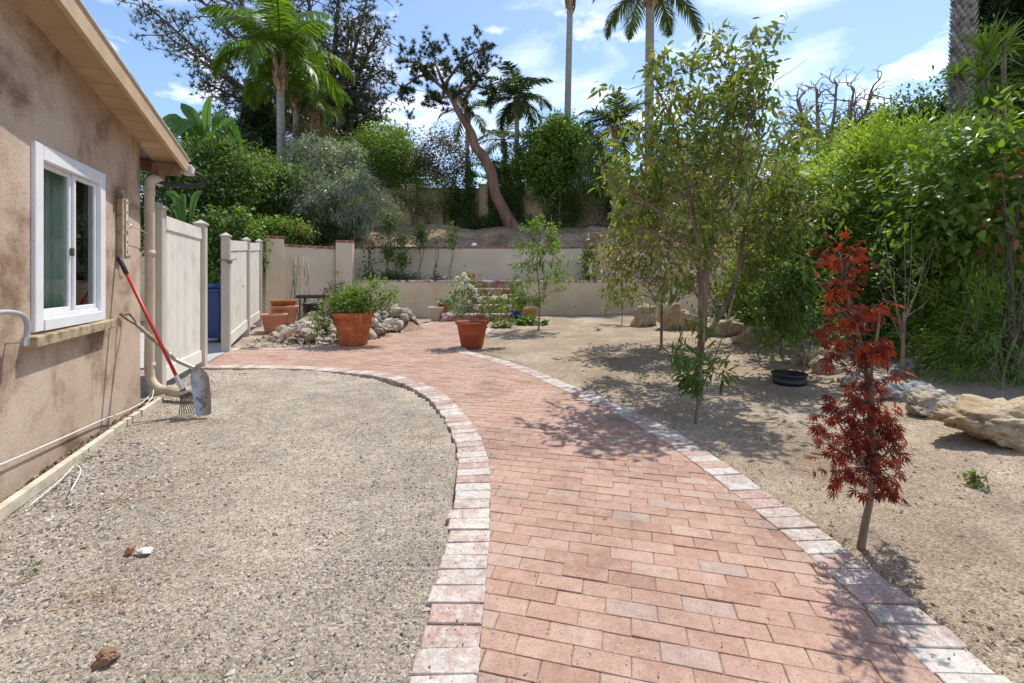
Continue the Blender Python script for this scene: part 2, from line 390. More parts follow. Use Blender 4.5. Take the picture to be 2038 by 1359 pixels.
# masonry
M['paver'] = None
def m_paver():
    m, nt = newmat('brick_paver'); v = coords(nt); r = rnd(nt)
    c = ramp(nt, r, [(0, (.34, .205, .154)), (.25, (.395, .248, .188)), (.5, (.38, .24, .187)), (.78, (.412, .268, .205)), (.93, (.41, .288, .23)), (1, (.36, .265, .228))])
    c = mul(nt, c, ramp(nt, noise(nt, v, 1.6, 6, .6, .4), [(.3, g(.78)), (.5, g(1.0)), (.7, g(1.12))]))
    c = mul(nt, c, ramp(nt, noise(nt, v, 22, 5, .7), [(.3, g(.82)), (.6, g(1.06))]))
    c = mixc(nt, ramp(nt, noise(nt, v, 9, 5, .6), [(.5, g(0)), (.78, g(.38))]), c, (.58, .46, .39, 1))
    fine = noise(nt, v, 130, 4, .7)
    c = mul(nt, c, ramp(nt, fine, [(.3, g(.72)), (.5, g(1)), (.72, g(1.2))]))
    pits = ramp(nt, nd(nt, 'ShaderNodeTexVoronoi', {'Vector': v, 'Scale': 75.0, 'Randomness': 1.0}).outputs['Distance'], [(.14, g(1)), (.24, g(0))])
    pits = mul(nt, pits, ramp(nt, noise(nt, v, 26, 2), [(.5, g(0)), (.6, g(1))]))
    c = mixc(nt, pits, c, (.12, .06, .045, 1))
    out(nt, pbsdf(nt, c, .88, .2, bump(nt, fine, .55, .003))); return m
M['paver'] = m_paver()
def m_edge():
    m, nt = newmat('whitewashed_brick'); v = coords(nt); r = rnd(nt)
    red = ramp(nt, noise(nt, v, 30, 5, .65), [(.3, (.34, .205, .165)), (.7, (.46, .33, .28))])
    grey = ramp(nt, noise(nt, v, 34, 6, .7), [(.3, (.36, .285, .245)), (.5, (.46, .38, .335)), (.7, (.53, .46, .41))])
    wht = ramp(nt, noise(nt, v, 40, 6, .7), [(.3, (.48, .43, .385)), (.6, (.60, .56, .51))])
    k0 = nd(nt, 'ShaderNodeMath', {0: nd(nt, 'ShaderNodeMath', {0: noise(nt, v, 11, 3, .6, 1.2), 1: .55}, operation='MULTIPLY').outputs[0], 1: nd(nt, 'ShaderNodeMath', {0: noise(nt, v, 55, 6, .75), 1: .45}, operation='MULTIPLY').outputs[0]}, operation='ADD').outputs[0]
    k = nd(nt, 'ShaderNodeMath', {0: k0, 1: nd(nt, 'ShaderNodeMath', {0: r, 1: .20, 2: -.115}, operation='MULTIPLY_ADD').outputs[0]}, operation='ADD').outputs[0]
    c = mixc(nt, ramp(nt, k, [(.38, g(0)), (.46, g(1))]), red, grey)
    c = mixc(nt, ramp(nt, k, [(.49, g(0)), (.58, g(1))]), c, wht)
    c = mul(nt, c, ramp(nt, noise(nt, v, 3.0, 5, .65), [(.35, g(.86)), (.6, g(1.03))]))
    fine = noise(nt, v, 110, 4, .7); c = mul(nt, c, ramp(nt, fine, [(.3, g(.8)), (.6, g(1.06))]))
    out(nt, pbsdf(nt, c, .85, .2, bump(nt, fine, .6, .004))); return m
M['edge'] = m_edge()
M['joint'] = pmat('joint_sand', [(.13, .09, .065), (.30, .225, .17)], 14, rough=.95, bmp=.6, bscale=200, objsp=False)
M['cap_brick'] = pmat('cap_brick', [(.20, .07, .045), (.34, .13, .09), (.42, .24, .18)], 9, rough=.85, rand=.35, bmp=.4, bscale=40)
M['step_brick'] = pmat('step_brick', [(.28, .11, .08), (.46, .24, .18), (.66, .58, .52), (.72, .67, .62)], 7, rough=.85, rand=.25, bmp=.4, bscale=40, objsp=False)
M['riser'] = pmat('riser_brick', [(.24, .09, .065), (.38, .17, .12), (.50, .36, .30)], 7, rough=.85, rand=.3, bmp=.4, bscale=40, objsp=False)
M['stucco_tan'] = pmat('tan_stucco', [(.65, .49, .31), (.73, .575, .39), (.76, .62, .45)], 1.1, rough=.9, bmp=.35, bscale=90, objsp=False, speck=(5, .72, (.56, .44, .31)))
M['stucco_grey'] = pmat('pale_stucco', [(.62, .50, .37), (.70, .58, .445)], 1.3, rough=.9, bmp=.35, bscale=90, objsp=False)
M['ochre'] = pmat('ochre_stucco', [(.46, .33, .19), (.54, .41, .26)], 1.3, rough=.9, bmp=.3, bscale=60, objsp=False)
M['tile'] = pmat('cap_tile', [(.30, .14, .09), (.42, .25, .18)], 6, rand=.25)
M['concrete'] = pmat('concrete', [(.36, .34, .32), (.46, .44, .41)], 3, rough=.9, bmp=.2, bscale=90)
M['rock'] = pmat('rubble', [(.24, .19, .145), (.40, .33, .26), (.52, .45, .37)], 5, rough=.92, rand=.32, bmp=.8, bscale=22, bdist=.012)
M['rock_red'] = pmat('brick_rubble', [(.34, .16, .10), (.45, .25, .17)], 5, rough=.92, rand=.25, bmp=.8, bscale=22, bdist=.012)
M['boulder'] = pmat('boulder', [(.26, .20, .14), (.42, .34, .25), (.52, .46, .38), (.58, .54, .48)], 3.2, det=10, rough=.92, bmp=1.0, bscale=24, bdist=.03, speck=(38, .66, (.20, .16, .12)))
M['boulder_tan'] = pmat('boulder_tan', [(.36, .25, .14), (.48, .38, .25), (.58, .51, .41)], 3.2, det=10, rough=.92, bmp=1.0, bscale=24, bdist=.03, speck=(38, .66, (.20, .16, .12)))
M['boulder_grey'] = pmat('boulder_grey', [(.24, .235, .23), (.38, .37, .36), (.48, .46, .43)], 4, det=10, rough=.92, bmp=1.0, bscale=24, bdist=.03)
def m_stucco():
    m, nt = newmat('brown_stucco'); v = coords(nt)
    c = ramp(nt, noise(nt, v, 1.2, 5, .6), [(.3, (.42, .30, .22)), (.5, (.515, .395, .30)), (.68, (.60, .475, .375))])
    st = ramp(nt, noise(nt, v, 2.0, 9, .6, .3), [(.46, g(0)), (.53, g(.3)), (.63, g(.95))])
    c = mixc(nt, st, c, (.23, .145, .095, 1))
    c = mixc(nt, ramp(nt, noise(nt, v, 4.3, 7, .6), [(.55, g(0)), (.74, g(.5))]), c, (.36, .19, .12, 1))
    fine = noise(nt, v, 70, 6, .8); c = mul(nt, c, ramp(nt, fine, [(.34, g(.62)), (.46, g(.97)), (.64, g(1.10))]))
    out(nt, pbsdf(nt, c, .93, .15, bump(nt, fine, .8, .006))); return m
M['stucco'] = m_stucco()
def m_soil(name, cols, speckcol, sp, big):
    m, nt = newmat(name); v = coords(nt)
    c = ramp(nt, noise(nt, v, 1.1, 6, .6), [(.32, cols[0]), (.5, cols[1]), (.66, cols[2])])
    c = mul(nt, c, ramp(nt, noise(nt, v, 6, 5, .65), [(.3, g(.84)), (.7, g(1.14))]))
    c = mixc(nt, ramp(nt, noise(nt, v, 2.6, 4, .6, .4), [(.56, g(0)), (.72, g(big))]), c, (*speckcol, 1))
    f = noise(nt, v, 120, 5, .75)
    c = mul(nt, c, ramp(nt, f, [(.34, g(.42)), (.47, g(.95)), (.68, g(1.3))]))
    vo = nd(nt, 'ShaderNodeTexVoronoi', {'Vector': v, 'Scale': sp, 'Randomness': 1.0})
    cc = ramp(nt, nd(nt, 'ShaderNodeSeparateColor', {0: vo.outputs['Color']}).outputs[0], [(0, g(.62)), (.5, g(1)), (1, g(1.3))])
    c = mul(nt, c, cc)
    h = nd(nt, 'ShaderNodeMath', {0: f, 1: vo.outputs['Distance']}, operation='SUBTRACT').outputs[0]
    out(nt, pbsdf(nt, c, .95, .12, bump(nt, h, .9, .008))); return m
M['grit'] = m_soil('grit', [(.30, .25, .195), (.38, .325, .26), (.455, .39, .305)], (.25, .23, .21), 85.0, .7)
M['soil'] = m_soil('sandy_soil', [(.28, .21, .148), (.375, .292, .212), (.46, .37, .275)], (.25, .19, .135), 110.0, .6)
M['bank'] = m_soil('bank_soil', [(.20, .125, .08), (.32, .22, .145), (.44, .335, .23)], (.14, .10, .075), 30.0, .7)
M['gravel'] = pmat('gravel', [(.30, .28, .26), (.46, .43, .39)], 30, rough=.9, rand=.45, objsp=False)
def m_gravel():
    m, nt = newmat('gravel_stone'); r = rnd(nt)
    c = ramp(nt, r, [(0, (.09, .08, .075)), (.2, (.34, .295, .25)), (.4, (.47, .425, .36)), (.55, (.32, .295, .275)), (.7, (.50, .46, .41)), (.82, (.38, .25, .16)), (.92, (.20, .175, .16)), (1, (.60, .57, .52))])
    out(nt, pbsdf(nt, c, .9, .2)); return m
M['gravel'] = m_gravel()
def m_glass():
    m, nt = newmat('window_glass')
    gl = nd(nt, 'ShaderNodeBsdfGlossy', {'Color': (1, 1, 1, 1), 'Roughness': .01}).outputs[0]
    tr = nd(nt, 'ShaderNodeBsdfTransparent', {'Color': (.93, .96, .94, 1)}).outputs[0]
    fr = nd(nt, 'ShaderNodeFresnel', {'IOR': 1.6}).outputs[0]
    out(nt, nd(nt, 'ShaderNodeMixShader', {0: fr, 1: tr, 2: gl}).outputs[0]); return m
M['glass'] = m_glass()

# ------------------------------------------------------------------ path outline
L_in = [(0.02, .3), (-.09, 1.0), (-.107, 1.408), (-.11, 1.755), (-.11, 2.116), (-.124, 2.545), (-.16, 3.10), (-.254, 3.595), (-.404, 4.117), (-.686, 4.82), (-1.08, 5.47), (-1.57, 5.96), (-2.05, 6.22), (-2.7, 6.45), (-3.33, 6.56), (-4.42, 6.60)]
R_in = [(1.30, .3), (1.32, 1.0), (1.335, 1.408), (1.345, 1.742), (1.34, 2.132), (1.31, 2.47), (1.253, 2.98), (1.12, 3.71), (.865, 4.44), (.46, 5.39), (.06, 6.29), (-.42, 7.08), (-.92, 7.72)]
B_R = [(-1.0, 8.0), (-1.02, 8.5), (-.86, 9.8), (-.55, 11.9), (-.36, 13.36)]
B_L = [(-2.14, 13.36), (-2.29, 12.3), (-2.72, 9.9), (-3.02, 8.75), (-3.5, 8.25), (-4.1, 8.06), (-4.96, 7.97)]
Lc, Rc = catmull(L_in, 8), catmull(R_in, 8)
BRc, BLc = catmull([R_in[-1]] + B_R, 8)[1:], catmull(B_L, 8)
path_poly = np.vstack([Lc, BLc[::-1], BRc[::-1], Rc[::-1]])
Rall = np.vstack([Rc, BRc])
def offset(c, w):
    t = nrm(np.gradient(c, axis=0)); return c + np.stack([-t[:, 1], t[:, 0]], 1) * w
EW = .205
L_out, R_out, B_out = offset(Lc, EW), offset(Rall, -EW), offset(BLc, EW if False else -EW)
wide_poly = np.vstack([L_out, B_out[::-1], R_out[::-1]])

# ------------------------------------------------------------------ ground
gx = np.concatenate([[-400, -120, -50, -25, -14, -10], np.arange(-8, 9.01, .06), [12, 18, 30, 60, 130, 400]])
gy = np.concatenate([[-300, -80, -20, -5, -1], np.arange(.2, 16.5, .06), [20, 30, 60, 150, 600]])
X, Y = np.meshgrid(gx, gy)
Z = vn(X, Y, .8, 1) * .035 + vn(X, Y, 2.5, 2) * .018 + vn(X, Y, 7, 5) * .012 - .022
lx = np.interp(Y, Lc[:, 1], Lc[:, 0], left=Lc[0, 0], right=-4.5)
left = (Y < 6.75) & (X < lx)
Z = np.where(left, Z + .004, Z + np.clip((X - lx - 1.9) * .012, 0, .10) + np.clip((X - 2.9) * .05, 0, .12) * (Y > 2.5))
Z = np.where((Y > 6.7) & (X < -.5), -.02 + (Z + .02) * .5, Z)
Z = np.where(pip(X, Y, wide_poly), -.085, Z); Z = np.where(Y > 16.6, -.1, Z)
far = (np.abs(X) > 15) | (Y < 0) | (Y > 17); Z = np.where(far, -.1, Z)
ny, nx = X.shape; ii = np.arange(ny - 1)[:, None] * nx; jj = np.arange(nx - 1)[None]
q = np.stack([ii + jj, ii + jj + 1, ii + nx + jj + 1, ii + nx + jj], -1).reshape(-1, 4)
mb = MB(); mb.add(np.stack([X, Y, Z], -1), q)
ground = struct('ground', mb, [M['soil'], M['grit']], smooth=True)
ground.data.polygons.foreach_set('material_index', left[:-1, :-1].ravel().astype(np.int32))
def gz(x, y):
    i = np.clip(np.searchsorted(gx, x) - 1, 0, nx - 2); j = np.clip(np.searchsorted(gy, y) - 1, 0, ny - 2)
    return (Z[j, i] + Z[j + 1, i] + Z[j, i + 1] + Z[j + 1, i + 1]) / 4
GZ = lambda p: np.array([p[0], p[1], float(gz(np.array([p[0]]), np.array([p[1]]))[0])])

# brick path: bricks in running bond, cut at the edging
mb = MB(); prism(mb, path_poly, -.08, -.0045)
path = struct('path', mb, M['joint']); path['label'] = 'red brick path curving between gravel and sandy soil'; ORI[path] = np.zeros(3)
ang = math.atan(-.25); ux = np.array([math.cos(ang), math.sin(ang)]); uy = np.array([-ux[1], ux[0]])
BL_, BW_ = .190, .0875; bricks = []
lo, hi = path_poly.min(0), path_poly.max(0)
inner = path_poly
for r_ in range(-50, 225):
    for c_ in range(-55, 65):
        ctr = ux * (c_ + .5 * (r_ % 2) + .03 * math.sin(r_ * 12.9)) * BL_ + uy * r_ * BW_ + np.array([0, .3])
        if not (lo[0] - .2 < ctr[0] < hi[0] + .2 and lo[1] - .2 < ctr[1] < hi[1] + .2): continue
        a, b = ux * (BL_ / 2 - .0014), uy * (BW_ / 2 - .0014)
        q4 = [ctr - a - b, ctr + a - b, ctr + a + b, ctr - a + b]
        ins = pip(np.array([p[0] for p in q4]), np.array([p[1] for p in q4]), path_poly)
        if ins.all(): bricks.append((ctr, None))
        else:
            pl = clip(path_poly, q4)
            if len(pl) >= 3:
                pl = np.array(pl); keep = [i for i in range(len(pl)) if np.linalg.norm(pl[i] - pl[i - 1]) > .004]
                pl = pl[keep]
                if len(pl) >= 3:
                    ar = abs(np.sum(pl[:, 0] * np.roll(pl[:, 1], -1) - np.roll(pl[:, 0], -1) * pl[:, 1])) / 2
                    if ar > .0006: bricks.append((pl.mean(0), pl))
def seen(p): return p[1] > .9 and abs(p[0] / p[1]) < 1.16 and (CH / p[1]) * F + HY < 1400
bricks.sort(key=lambda b: (not seen(b[0]), b[0][1]))
var = []
for k in range(8):
    b = MB(); j = lambda: rng.normal() * .0011
    pl = np.array([(-BL_ / 2 + .0014 + j(), -BW_ / 2 + .0014 + j()), (BL_ / 2 - .0014 + j(), -BW_ / 2 + .0014 + j()), (BL_ / 2 - .0014 + j(), BW_ / 2 - .0014 + j()), (-BL_ / 2 + .0014 + j(), BW_ / 2 - .0014 + j())])
    prism(b, pl, -.05, 0, .004); var.append(b.mesh('brick', M['paver']))
restb = MB(); nb = 0
for ctr, pl in bricks:
    dz = rng.normal() * .0012; tl = rng.normal(size=2) * .006
    if nb < 300 and seen(ctr):
        nb += 1
        if pl is None:
            Mx = Matrix.Translation((ctr[0], ctr[1], dz)) @ Matrix.Rotation(ang + rng.normal() * .004, 4, 'Z') @ Matrix.Rotation(tl[0], 4, 'X') @ Matrix.Rotation(tl[1] * .4, 4, 'Y')
            inst('brick', var[int(rng.integers(8))], Mx, path)
        else:
            b = MB(); prism(b, pl - ctr, -.05, 0, .004); inst('brick', b.mesh('brick', M['paver']), Matrix.Translation((ctr[0], ctr[1], dz)), path)
    else:
        if pl is None:
            a, b_ = ux * (BL_ / 2 - .0016), uy * (BW_ / 2 - .0016); pl = np.array([ctr - a - b_, ctr + a - b_, ctr + a + b_, ctr - a + b_])
        prism(restb, pl, -.05, dz, .004, tl * .4)
tag(obj('brick_field', restb, M['paver'], path), kind='stuff')

def edging(name, inner, outw, w, label):
    cs = resample(inner, .1035); co = offset(cs, outw); n = len(cs) - 1
    root = MB(); prism(root, np.vstack([offset(cs, outw * .03), offset(cs, outw * .96)[::-1]]), -.09, -.012)
    e = struct(name, root, M['joint']); e['label'] = label; ORI[e] = np.zeros(3)
    order = sorted(range(n), key=lambda i: (not seen(cs[i]), cs[i][1])); rest = MB(); m = 0
    for i in order:
        a, b, c, d = cs[i], cs[i + 1], co[i + 1], co[i]; ctr = (a + b + c + d) / 4
        out_ = nrm(co[i] - cs[i]) * rng.normal() * .006
        pl = np.array([a, b, c + out_, d + out_]); pl = ctr + (pl - ctr) * np.array([1, 1]) ; 
        t = nrm(b - a); pl = pl + np.array([t, -t, -t, t]) * .0024 + rng.normal(size=(4, 2)) * .0022
        dz = .006 + rng.normal() * .0018; tl = rng.normal(size=2) * .008
        if m < 220:
            m += 1; mb = MB(); prism(mb, pl - ctr, -.075, 0, .006, tl)
            inst('edging_brick', mb.mesh('edging_brick', M['edge']), Matrix.Translation((ctr[0], ctr[1], dz)), e)
        else: prism(rest, pl, -.075, dz, .006, tl)
    if rest.v: tag(obj('edging_brick_field', rest, M['edge'], e), kind='stuff')
edging('gravel_side_edging', Lc, EW, EW, 'whitewashed soldier bricks edging the gravel side of the path')
edging('soil_side_edging', Rall, -EW, EW, 'whitewashed soldier bricks edging the sandy soil side of the path')
edging('rubble_side_edging', BLc, -EW, EW, 'whitewashed soldier bricks edging the path beside the rubble heap')

# concrete strip behind the gate opening
mb = MB(); prism(mb, [(-4.45, 6.42), (-4.95, 7.92), (-7.5, 13), (-12, 13), (-8, 6.3)], -.08, .002, .004)
struct('concrete_strip', mb, M['concrete'])

# gravel stones and grit
def stones(n, sampler, smin, smax, name, mat, flat=.6, sink=.35):
    x, y = sampler(n); n = len(x); b = np.array([(1, 0, 0), (-1, 0, 0), (0, 1, 0), (0, -1, 0), (0, 0, 1), (0, 0, -1.)])
    f = np.array([(0, 2, 4), (2, 1, 4), (1, 3, 4), (3, 0, 4), (2, 0, 5), (1, 2, 5), (3, 1, 5), (0, 3, 5)])
    s = smin + (smax - smin) * rng.random(n) ** 2.5
    V = b[None] * (1 + rng.normal(size=(n, 6, 3)) * .22) + rng.normal(size=(n, 6, 3)) * .22
    V *= (s / 2)[:, None, None] * np.stack([1 + .4 * rng.random(n), np.ones(n), flat + .3 * rng.random(n)], 1)[:, None]
    a = rng.random(n) * 6.28; c, sn = np.cos(a), np.sin(a)
    Vx = V[..., 0] * c[:, None] - V[..., 1] * sn[:, None]; Vy = V[..., 0] * sn[:, None] + V[..., 1] * c[:, None]
    V = np.stack([Vx + x[:, None], Vy + y[:, None], V[..., 2] + (gz(x, y) + s * (.5 - sink) * flat)[:, None]], -1)
    mb = MB(); mb.add(V.reshape(-1, 3), (f[None] + (np.arange(n) * 6)[:, None, None]).reshape(-1, 3))
    o = obj(name, mb, mat); o['kind'] = 'stuff'; return o
gravel_poly = np.vstack([L_out[6:], [(-4.4, 6.3), W(4.9, .12, 0)[:2], W(1.0, .20, 0)[:2], (-1.9, .8)]])
def s_left(bias):
    def f(n):
        q9 = n * (3 if bias == 0 else 14); r = rng.random(q9); yy = 1.2 / (1 - r * .82); xx = -5 + 5 * rng.random(q9)
        k = pip(xx, yy, gravel_poly) & (xx / yy > -1.2); xx, yy = xx[k], yy[k]
        d = (xx + 1.8415 + .418 * yy) * .9225                       # distance from the house wall
        pr = np.clip(vn(xx, yy, 1.7, 4) + .62, .08, 1) if bias == 0 else np.clip(1.1 - d / .62 + vn(xx, yy, 2.2, 9) * 1.2, .01, 1)
        k = rng.random(len(xx)) < pr; return xx[k][:n], yy[k][:n]
    return f
stones(46000, s_left(0), .0035, .0145, 'fine_gravel', M['gravel'])
stones(10000, s_left(1), .008, .027, 'loose_gravel', M['gravel'])
def s_soil(n):
    r = rng.random(n * 3); yy = 1.15 / (1 - r * .9); xx = -1 + 6.5 * rng.random(n * 3)
    k = (~pip(xx, yy, wide_poly)) & (xx > np.interp(yy, Rall[:, 1], Rall[:, 0])) & (xx / yy < 1.2)
    xx, yy = xx[k], yy[k]; k = rng.random(len(xx)) < np.clip(vn(xx, yy, 1.3, 3) + .55, .1, 1); return xx[k][:n], yy[k][:n]
stones(20000, s_soil, .003, .010, 'soil_grit', M['gravel'], flat=.5)
gz_ = gz
def s_spill(n):
    i = rng.integers(len(Lc), size=n * 2); j = rng.integers(len(Rall), size=n * 2); left_ = rng.random(n * 2) < .55
    b = np.where(left_[:, None], Lc[i], Rall[j]); p = b + rng.normal(size=(n * 2, 2)) * .10 + np.where(left_, -.13, .13)[:, None] * np.array([1, 0]); k = pip(p[:, 0], p[:, 1], wide_poly) & (p[:, 1] < 6.5); return p[k][:n, 0], p[k][:n, 1]
gz = lambda x, y: np.full(np.shape(x), .006)
stones(1500, s_spill, .002, .009, 'spilled_grit', M['gravel'], sink=.1)
gz = gz_
def litter(n, sampler, name, mat, lmin, lmax, wr=.35):
    x, y = sampler(n); n = len(x); d = rdir(n) * np.array([1, 1, .15]); L = lmin + (lmax - lmin) * rng.random(n) ** 2
    mb = MB(); scatter(mb, T_DIA, np.stack([x, y, gz(x, y) + .006], 1), d, UP + rng.normal(size=(n, 3)) * .3, L, L * wr)
    o = obj(name, mb, mat); o['kind'] = 'stuff'
def s_path(n):
    p = np.stack([-3 + 4.5 * rng.random(n * 6), 1.4 + 6 * rng.random(n * 6) ** 1.3], 1); k = pip(p[:, 0], p[:, 1], wide_poly); return p[k][:n, 0], p[k][:n, 1]
gz = lambda x, y: np.full(np.shape(x), .004)
litter(70, s_path, 'fallen_leaves', M['straw'], .012, .035); stones(500, s_path, .002, .007, 'path_grit', M['gravel'], sink=.1)
gz = gz_
litter(5200, s_soil, 'leaf_litter', M['straw'], .008, .038)
stones(1300, s_soil, .008, .026, 'soil_clods', M['bank'], .6)
litter(500, s_left(0), 'dry_debris', M['straw'], .006, .022)
def s_crack(n):
    t = 2.0 + 2.7 * rng.random(n); o = .015 + .12 * rng.random(n) ** 1.4; p = np.array([W(a, b, 0)[:2] for a, b in zip(t, o)]); return p[:, 0], p[:, 1]
stones(1500, s_crack, .012, .05, 'crumbled_soil', pmat('crumbled_soil', [(.09, .06, .04), (.20, .145, .10), (.30, .24, .18)], 9, rough=.95, objsp=False), .7)
def s_patch(n):
    cs = [G(470, 915), G(410, 935), G(255, 990), G(300, 975), G(435, 835), G(205, 1190), G(380, 840), G(850, 870)]
    k = rng.integers(len(cs), size=n); c = np.array(cs)[k][:, :2]; p = c + rng.normal(size=(n, 2)) * np.array([.10, .05]); return p[:, 0], p[:, 1]
M['rust_debris'] = pmat('rust_debris', [(.26, .12, .045), (.40, .22, .09)], 30, rand=.3)
litter(1500, s_patch, 'rusty_debris', M['rust_debris'], .006, .022)

# ------------------------------------------------------------------ terraces, hill
def quadstrip(mb, xs, prof):
    """prof: function x -> list of (y, z)"""
    rows = np.array([[(x, y, z) for y, z in prof(x)] for x in xs]); a, b = rows.shape[:2]
    i = np.arange(a - 1)[:, None] * b; j = np.arange(b - 1)[None]
    mb.add(rows.reshape(-1, 3), np.stack([i + j, i + b + j, i + b + j + 1, i + j + 1], -1).reshape(-1, 4))
mb = MB(); quadstrip(mb, np.linspace(-6.2, 6.5, 60), lambda x: [(15.5, .9), (15.5, 1.12 + vn(x, 1, 2) * .03), (15.9, 1.16 + vn(x, 2, 2) * .05), (16.3, 1.15 + vn(x, 3, 2) * .05), (16.72, 1.18)])
struct('terrace', mb, M['bank'], smooth=True)
def hz(y): return np.interp(y, [16.8, 17.3, 17.9, 18.6, 19.3, 20.9, 30, 45, 80], [2.33, 2.42, 2.75, 3.22, 3.42, 3.66, 4.1, 4.4, 4.0])
ys = np.concatenate([[16.8], np.linspace(17, 20.8, 24), [22, 25, 30, 38, 48, 80]])
def hprof(x):
    return [(16.8, -.3)] + [(y, hz(y) + (vn(x, y, .9, 2) * .34 + vn(x, y, 3, 6) * .12) * np.clip((y - 17) / 1.2, 0, 1) * (1 if y < 21 else .3)) for y in ys]
mb = MB(); quadstrip(mb, np.concatenate([[-90, -50, -30, -20], np.linspace(-12, 12, 110), [20, 30, 50, 90]]), hprof)
struct('hillside', mb, M['bank'], smooth=True)

def wall(name, label, pts, z0, z1, th, mat, capmat=None, cap_h=.07, brick=.105, cap_over=.02, bsize=None):
    """wall along pts (front face), thickness away from the viewer, with a row of cap bricks"""
    pts = np.asarray(pts, float); bk = offset(pts, th); mid = (pts[0] + pts[-1]) / 2
    root = thing(name, label, 'wall', (mid[0], mid[1], z0))
    mb = MB(); n = len(pts)
    V = np.vstack([np.c_[pts, np.full(n, z0)], np.c_[pts, np.full(n, z1)], np.c_[bk, np.full(n, z1)], np.c_[bk, np.full(n, z0)]])
    j = np.arange(n - 1); fs = np.vstack([np.stack([j + a * n, j + 1 + a * n, j + 1 + ((a + 1) % 4) * n, j + ((a + 1) % 4) * n], 1) for a in range(4)])
    mb.add(V, (fs, np.array([[0, n, 2 * n, 3 * n], [n - 1, 4 * n - 1, 3 * n - 1, 2 * n - 1]]))); obj('wall_body', mb, mat, root)
    if capmat:
        cs = resample(offset(pts, -cap_over), brick); co = offset(cs, th + 2 * cap_over); mb = MB()
        for i in range(len(cs) - 1):
            t = nrm(cs[i + 1] - cs[i]) * .005; z = z1 + .002 + rng.normal() * .003; o = nrm(co[i] - cs[i]) * rng.normal() * .008
            prism(mb, [cs[i] + t + o, cs[i + 1] - t + o, co[i + 1] - t + o, co[i] + t + o], z, z + cap_h + rng.normal() * .004, .008)
        tag(obj('cap_brick', mb, capmat, root), kind='stuff')
        mb = MB(); prism(mb, np.vstack([offset(pts, -.004), offset(pts, th + .004)[::-1]]), z1 + .003, z1 + cap_h * .72); obj('mortar_bed', mb, M['concrete'], root)
    return root
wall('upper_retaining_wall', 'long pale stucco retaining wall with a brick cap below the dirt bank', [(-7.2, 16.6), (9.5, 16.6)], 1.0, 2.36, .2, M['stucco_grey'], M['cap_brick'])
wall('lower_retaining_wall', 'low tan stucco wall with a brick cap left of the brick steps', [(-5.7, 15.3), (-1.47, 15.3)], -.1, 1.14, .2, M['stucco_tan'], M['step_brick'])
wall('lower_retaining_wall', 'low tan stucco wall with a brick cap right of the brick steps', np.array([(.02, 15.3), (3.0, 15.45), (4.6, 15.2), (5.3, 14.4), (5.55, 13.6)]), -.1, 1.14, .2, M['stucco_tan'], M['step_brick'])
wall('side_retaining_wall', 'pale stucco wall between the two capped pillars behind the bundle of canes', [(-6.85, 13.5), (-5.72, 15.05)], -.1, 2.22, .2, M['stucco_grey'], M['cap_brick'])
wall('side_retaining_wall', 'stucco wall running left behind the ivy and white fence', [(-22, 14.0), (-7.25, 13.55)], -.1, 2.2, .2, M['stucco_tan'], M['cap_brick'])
def pillar(label, x, y, w, z1, rot, mat, capm=True, z0=-.1):
    r = thing('wall_pillar', label, 'pillar', (x, y, z0)); c, s = math.cos(rot), math.sin(rot); A = ((c, s, 0), (-s, c, 0), (0, 0, 1))
    mb = MB(); box(mb, (x, y, (z0 + z1) / 2), w, w, z1 - z0, A, .012); obj('shaft', mb, mat, r)
    if capm:
        mb = MB(); n = max(3, int(w / .105))
        for i in range(n):
            for sgn in (-1, 1):
                u = (i + .5) / n * w - w / 2
                p = np.array([x, y, z1 + .04]) + np.array(A[0]) * u * 1.04 + np.array(A[1]) * sgn * w * .26
                box(mb, p, w / n - .008, w * .52, .065 + rng.normal() * .003, A, .008)
        tag(obj('cap_brick', mb, M['cap_brick'], r), kind='stuff')
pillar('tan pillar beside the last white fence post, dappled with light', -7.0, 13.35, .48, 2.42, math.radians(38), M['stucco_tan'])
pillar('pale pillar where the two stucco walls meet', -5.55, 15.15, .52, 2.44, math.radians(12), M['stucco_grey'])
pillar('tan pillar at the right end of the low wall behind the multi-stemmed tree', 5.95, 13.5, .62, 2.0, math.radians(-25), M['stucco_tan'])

# brick steps: risers and treads of separate bricks
st = thing('brick_steps', 'flight of worn brick steps rising through the low tan wall', 'steps', (-.75, 13.4, 0))
core = MB()
steps = [(-2.07, 0.0, 13.4, .22), (-1.45, 0, 14.22, .45), (-1.45, 0, 14.56, .69), (-1.45, 0, 14.9, .95), (-1.45, 0, 15.22, 1.20)]
zprev = 0; me1 = None
for k, (x0, x1, y0, z1) in enumerate(steps):
    box(core, ((x0 + x1) / 2, (y0 + .03 + 15.75) / 2, (zprev + z1 - .03) / 2 - .03), x1 - x0 - .02, 15.72 - y0, z1 - zprev + .0, None)
    n = int(round((x1 - x0) / .104)); w = (x1 - x0) / n
    for i in range(n):                                    # soldier bricks on the riser
        mb = MB(); c = np.array([x0 + (i + .5) * w, y0 + .02 + rng.normal() * .003, (zprev + z1 - .065) / 2 + .003])
        box(mb, c * 0, w - .008, .05, z1 - zprev - .075, None, .006)
        inst('riser_brick', mb.mesh('riser_brick', M['riser']), Matrix.Translation(c), st)
    n2 = int(round((x1 - x0) / .207)); w2 = (x1 - x0) / n2
    for i in range(n2):                                   # nosing bricks
        mb = MB(); c = np.array([x0 + (i + .5) * w2, y0 + .075, z1 - .03 + rng.normal() * .002])
        box(mb, c * 0, w2 - .008, .19, .062, None, .008)
        inst('tread_brick', mb.mesh('tread_brick', M['step_brick']), Matrix.Translation(c), st)
    zprev = z1
obj('core', core, M['concrete'], st)
